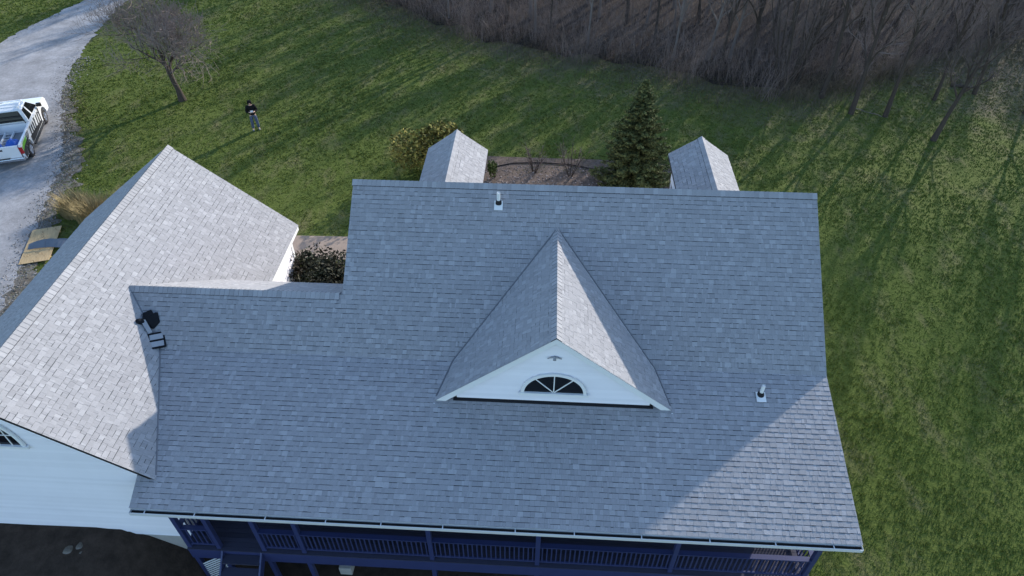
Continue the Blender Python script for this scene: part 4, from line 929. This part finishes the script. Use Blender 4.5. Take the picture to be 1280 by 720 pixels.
rk.build('roof_rack', M_TRIM, truck)
hr = MB()
for s_ in (-1, 1): hr.tube([(-.50, s_*.80, 1.23), (-.48, s_*.66, 1.86)], [.025, .025], 6); 
for z_ in (1.40, 1.60): hr.tube([(-.50, -.74, z_), (-.50, .74, z_)], [.018, .018], 6)
hr.build('headache_rack', M_BPAINT, truck)
# load in the bed
loc_ = Matrix.Translation(truck.location) @ Matrix.Rotation(TH_, 4, 'Z')
def inbed(x_, y_, z_): return loc_ @ Vector((x_, y_, z_))
bt = lump('blue_tarp', [(-.45, -.28), (0, -.34), (.42, -.26), (.5, .1), (.35, .36), (-.1, .4), (-.48, .25)], .40, M_BLUETARP, lambda x_, y_: 0); bt.location = inbed(-2.2, -.42, .765); bt.rotation_euler = (0, 0, TH_)
tag(bt, 'crumpled blue tarp in the right rear of the pickup bed', 'tarp')
bt = lump('blue_bag', [(-.5, -.3), (.3, -.34), (.5, 0), (.3, .34), (-.4, .3)], .30, M_BLUETARP, lambda x_, y_: 0); bt.location = inbed(-2.15, .45, .765); bt.rotation_euler = (0, 0, TH_+.4)
tag(bt, 'flatter blue bundle in the left rear of the pickup bed', 'tarp')
lad = empty('ladder', inbed(-1.35, .1, .80), TH_); tag(lad, 'grey ladder laid across the pickup bed behind the cab', 'ladder')
for yy in (-.2, .2): b = MB(); b.b2((-.75, yy-.03, 0), (.75, yy+.03, .09)); b.build('rail', M_GALV, lad)
for k in range(5): b = MB(); b.tube([(-.6+k*.3, -.17, .045), (-.6+k*.3, .17, .045)], [.018, .018], 6); b.build('rung', M_GALV, lad)

# ------------------------------------------------------------------ person
def skin(name, verts, edges, rads, m, parent, root=0, sub=2):
    me = bpy.data.meshes.new(name); me.from_pydata([tuple(v_) for v_ in verts], edges, []); me.materials.append(m); o = link(name, me, parent)
    sk = o.modifiers.new('skin', 'SKIN'); sk.use_smooth_shade = True
    for i, r2 in enumerate(rads): me.skin_vertices[0].data[i].radius = (r2, r2) if not isinstance(r2, tuple) else r2
    me.skin_vertices[0].data[root].use_root = True
    s = o.modifiers.new('sub', 'SUBSURF'); s.levels = sub; s.render_levels = sub; return o
M_SKIN = mat('skin', (0.50, 0.33, 0.25), 0.6, 0.3); M_HOOD = mat('black_fleece', (0.010, 0.011, 0.012), 0.95, 0.1, var=.3, scale=12); M_JEAN = mat('blue_jeans', (0.085, 0.11, 0.17), 0.9, 0.1, var=.4, scale=9); M_SHOE = mat('pale_shoes', (0.30, 0.29, 0.28), 0.8, 0.2); M_HAIR = mat('dark_hair', (0.02, 0.016, 0.012), 0.8, 0.2)
person = empty('person', (-15.93, 33.0, terr(-15.93, 33.0)), R(26)); tag(person, 'person in black hooded jacket and blue jeans holding a controller on the lawn', 'person')
# local frame: facing -Y
J = dict(pel=(0, 0, .96), ab=(0, .0, 1.12), ch=(0, -.01, 1.34), nk=(0, 0, 1.49), hd=(0, -.03, 1.60), tp=(0, -.02, 1.74))
def limb(s_): return dict(hip=(s_*.10, 0, .90), kn=(s_*.13, -.03, .50), an=(s_*.15, .01, .09), to=(s_*.17, -.15, .045), sh=(s_*.19, 0, 1.42), el=(s_*.27, -.02, 1.14), wr=(s_*.12, -.27, 1.20), ha=(s_*.07, -.33, 1.22))
L_, R_ = limb(1), limb(-1)
vs_ = [J['pel'], J['ab'], J['ch'], J['nk'], J['hd'], J['tp']]; rs = [.135, .12, .145, .055, .088, .06]; es = [(0, 1), (1, 2), (2, 3), (3, 4), (4, 5)]
for Lm in (L_, R_):
    b0 = len(vs_); vs_ += [Lm['hip'], Lm['kn'], Lm['an'], Lm['to']]; rs += [.085, .058, .042, .035]; es += [(0, b0), (b0, b0+1), (b0+1, b0+2), (b0+2, b0+3)]
    b0 = len(vs_); vs_ += [Lm['sh'], Lm['el'], Lm['wr'], Lm['ha']]; rs += [.06, .045, .03, .035]; es += [(2, b0), (b0, b0+1), (b0+1, b0+2), (b0+2, b0+3)]
skin('body', vs_, es, rs, M_SKIN, person)
vs_ = [(0, 0, .90), (0, .0, 1.05), (0, 0, 1.22), (0, -.01, 1.36), (0, .02, 1.47)]; rs = [(.19, .15), (.19, .15), (.19, .155), (.20, .155), (.10, .09)]; es = [(0, 1), (1, 2), (2, 3), (3, 4)]
for Lm in (L_, R_): b0 = len(vs_); vs_ += [Lm['sh'], Lm['el'], tuple(Vector(Lm['el']).lerp(Vector(Lm['wr']), .9))]; rs += [.095, .075, .055]; es += [(3, b0), (b0, b0+1), (b0+1, b0+2)]
skin('jacket', vs_, es, rs, M_HOOD, person)
skin('hood', [(0, .06, 1.45), (0, .02, 1.56), (0, .01, 1.68), (0, -.005, 1.77)], [(0, 1), (1, 2), (2, 3)], [(.11, .09), (.128, .12), (.128, .122), (.085, .08)], M_HOOD, person)
vs_ = [(0, 0, .97), (0, 0, .90)]; rs = [(.165, .13), (.165, .13)]; es = [(0, 1)]
for Lm in (L_, R_): b0 = len(vs_); vs_ += [Lm['hip'], Lm['kn'], (Lm['an'][0], Lm['an'][1], .10)]; rs += [.105, .082, .078]; es += [(1, b0), (b0, b0+1), (b0+1, b0+2)]
skin('jeans', vs_, es, rs, M_JEAN, person)
for Lm in (L_, R_): skin('shoe', [(Lm['an'][0], .05, .05), (Lm['an'][0]*1.03, -.05, .055), (Lm['to'][0], -.17, .045)], [(0, 1), (1, 2)], [(.048, .05), (.05, .055), (.045, .04)], M_SHOE, person)
fc = MB(); fc.box((0, -.122, 1.60), (.02, .03, .045)); fc.build('nose', M_SKIN, person, bevel=.008)
for s_ in (-1, 1): fc = MB(); fc.tube([(s_*.035, -.108, 1.63), (s_*.035, -.117, 1.63)], [.012, .009], 8); fc.build('eye', M_HAIR, person)
fc = MB(); fc.box((0, -.112, 1.555), (.05, .012, .01)); fc.build('mouth', M_RED, person)
for s_ in (-1, 1):
    for k in range(5):
        x_ = s_*(.085-.0)+s_*0; zz = 1.245-.016*k if k < 4 else 1.25; l_ = (.06, .068, .065, .052, .045)[k]
        p0 = Vector((s_*.09, -.335, zz)); p1 = p0+Vector((-s_*l_*.5, -.03, 0)); p2 = p1+Vector((-s_*l_*.4, .015, 0))
        if k == 4: p1 = p0+Vector((-s_*.03, .01, .02)); p2 = p1+Vector((-s_*.025, -.01, .005))
        f_ = MB(); f_.tube([p0, p1, p2], [.011, .010, .008], 6); f_.build('finger', M_SKIN, person)
ml = Matrix.Translation(person.location) @ Matrix.Rotation(R(26), 4, 'Z')
ct = empty('drone_controller', ml @ Vector((0, -.335, 1.215)), R(26)); tag(ct, 'small grey drone controller with a screen held by the person on the lawn', 'controller')
b = MB(); b.b2((-.085, -.02, -.03), (.085, .03, .03)); b.build('handset', M_GREY, ct, bevel=.01)
b = MB(); b.box((0, -.03, .075), (.15, .012, .085), Matrix.Rotation(R(-25), 3, 'X')); b.build('screen', M_GALV, ct)
for s_ in (-1, 1): b = MB(); b.tube([(s_*.05, 0, .03), (s_*.05, 0, .055)], [.006, .008], 6); b.build('stick', M_BLACK, ct)

# ------------------------------------------------------------------ grass, stones
nprng = np.random.default_rng(4)
def grass_mask(X, Y):
    yr = [p[1] for p in RR]; xr = np.interp(Y, yr, [p[0] for p in RR]); xl = np.interp(Y, [p[1] for p in RL], [p[0] for p in RL])
    nzv = nprng.normal(size=X.shape)
    ok = ~((X > xl+.3+nzv*.25) & (X < xr+np.where(Y < 36, .30, .0)+nzv*.45))
    ok &= ~((X > -18) & (X < -9.8) & (Y > 9.4) & (Y < 20.8)); ok &= ~((X > -9.9) & (X < 7.95) & (Y > 8.9) & (Y < 21.8)); ok &= ~((X > -12.5) & (X < -5.6) & (Y > 22.15) & (Y < 23.85))
    ok &= ~((X > -5.6+nzv*.15) & (X < 8.2+nzv*.15) & (Y > 21) & (Y < 29.6-(np.abs(X-1)*.08)+nzv*.12)); ok &= ~((Y < 9.6) & (X < -8.4)); ok &= ~((X < 8.4) & (X > -9) & (Y < 12) & (Y > 7.2))
    ye = np.interp(X, EX, EY); ok &= Y < ye+.8+nzv*1.2
    return ok
N0 = 330000
Yg = 3+59*nprng.random(N0)**1.2; Xg = (nprng.random(N0)*2-1)*(14+Yg*.80)
keep = grass_mask(Xg, Yg); Xg, Yg = Xg[keep], Yg[keep]
Zg = np.array([terr(a, b) for a, b in zip(Xg.tolist(), Yg.tolist())])
n = len(Xg); nb = 4
dist = np.sqrt(Xg**2+Yg**2+19**2)
patch = np.array([pnoise(Vector((a*.35, b*.35, 4.4)))+.6*pnoise(Vector((a*1.3, b*1.3, 8.4))) for a, b in zip(Xg.tolist(), Yg.tolist())])
bx = np.repeat(Xg, nb)+nprng.normal(size=n*nb)*.05; by = np.repeat(Yg, nb)+nprng.normal(size=n*nb)*.05; bz = np.repeat(Zg, nb)-.01
hh = nprng.uniform(.03, .085, n*nb)*(1+.5*np.repeat(np.clip(patch, -1, 1), nb)); wv_ = nprng.uniform(.010, .022, n*nb)*np.repeat(dist/28, nb)
an = nprng.uniform(0, 2*np.pi, n*nb); ln = nprng.uniform(.1, 1.0, n*nb)*hh; a2 = an+nprng.normal(size=n*nb)*.8
V_ = np.empty((n*nb, 3, 3)); V_[:, 0] = np.stack([bx-np.cos(an)*wv_, by-np.sin(an)*wv_, bz], 1); V_[:, 1] = np.stack([bx+np.cos(an)*wv_, by+np.sin(an)*wv_, bz], 1); V_[:, 2] = np.stack([bx-np.sin(a2)*ln, by+np.cos(a2)*ln, bz+hh], 1)
me = bpy.data.meshes.new('lawn_grass'); nt_ = n*nb
me.vertices.add(nt_*3); me.vertices.foreach_set('co', V_.ravel().astype(np.float32)); me.loops.add(nt_*3); me.loops.foreach_set('vertex_index', np.arange(nt_*3, dtype=np.int32)); me.polygons.add(nt_); me.polygons.foreach_set('loop_start', np.arange(0, nt_*3, 3, dtype=np.int32)); me.update(calc_edges=True)
dry_ = np.array([dryness(a, b) for a, b in zip(Xg.tolist(), Yg.tolist())])
tn = np.clip(.36+.13*np.repeat(patch, nb)+nprng.normal(size=nt_)*.09+np.repeat(dry_, nb)*.55, 0, 1); at = me.attributes.new('tone', 'FLOAT', 'FACE'); at.data.foreach_set('value', tn.astype(np.float32))
M_BLADE = bpy.data.materials.new('grass_blades'); M_BLADE.use_nodes = True; nn = M_BLADE.node_tree.nodes; ll_ = M_BLADE.node_tree.links
pp = nn['Principled BSDF']; pp.inputs['Roughness'].default_value = .8; pp.inputs['Specular IOR Level'].default_value = .12
aa = nn.new('ShaderNodeAttribute'); aa.attribute_name = 'tone'; rp = nn.new('ShaderNodeValToRGB'); ll_.new(aa.outputs['Fac'], rp.inputs[0]); ll_.new(rp.outputs[0], pp.inputs['Base Color'])
cr2 = rp.color_ramp; cr2.elements[0].color = (0.074, 0.104, 0.019, 1); cr2.elements[1].color = (0.155, 0.128, 0.075, 1); e1 = cr2.elements.new(.45); e1.color = (0.112, 0.148, 0.026, 1); e2 = cr2.elements.new(.75); e2.color = (0.165, 0.155, 0.058, 1)
me.materials.append(M_BLADE); tag(link('lawn_grass', me), 'short tufty green grass with straw blades across the lawn', 'grass', kind='stuff')
# loose stones along the driveway edge and in the bed
def stones(name, XY, smin, smax, m, label, seed):
    r_ = np.random.default_rng(seed); b = MB()
    for x_, y_ in XY:
        s_ = r_.uniform(smin, smax); z_ = terr(x_, y_)+.03; q = [Vector((math.cos(k*1.257+.3*r_.normal())*s_*r_.uniform(.7, 1.2), math.sin(k*1.257)*s_*r_.uniform(.7, 1.2), 0)) for k in range(5)]; c = Vector((x_, y_, z_)); t_ = c+Vector((r_.normal()*s_*.2, r_.normal()*s_*.2, s_*r_.uniform(.5, .9)))
        up = [c+p*.75+Vector((0, 0, s_*.45)) for p in q]; lo_ = [c+p-Vector((0, 0, s_*.2)) for p in q]; tone = float(r_.random())
        for k in range(5): b.poly([lo_[k], lo_[(k+1) % 5], up[(k+1) % 5], up[k]], tone); b.poly([up[k], up[(k+1) % 5], t_], tone)
    return tag(b.build(name, m, None, fix=False), label, 'stones', kind='stuff')
M_STONE = mat('loose_limestone', (0.21, 0.20, 0.19), .95, .1, tone=.6)
XY = []
r_ = random.Random(8)
for k in range(3200): y_ = r_.uniform(12, 42); xr = float(np.interp(y_, [p[1] for p in RR], [p[0] for p in RR])); XY.append((xr+.1+r_.gauss(0, .42), y_))
stones('driveway_stones', XY, .012, .045, M_STONE, 'loose pale stones scattered along the driveway edge', 2)
XY = [(r_.uniform(-5, 7.5), r_.uniform(25, 30.2)) for k in range(2600)]
M_CHIP = mat('bed_chips', (0.24, 0.20, 0.18), .95, .1, tone=.6)
stones('bed_chips', XY, .02, .06, M_CHIP, 'pale chips scattered over the mulch bed', 3)
M_DWEED = mat('brown_verge_weeds', (0.13, 0.10, 0.065), 0.95, 0.1, color2=(0.075, 0.06, 0.035), scale=1.5)
def place_verge(r_):
    y_ = r_.uniform(18, 37); xr = float(np.interp(y_, [p[1] for p in RR], [p[0] for p in RR])); return xr+.7+r_.gauss(0, .5), y_
brush('verge_weeds', 900, place_verge, .06, .3, M_DWEED, 12, 'low brown weeds along the driveway edge', 'weeds', 5, .009)
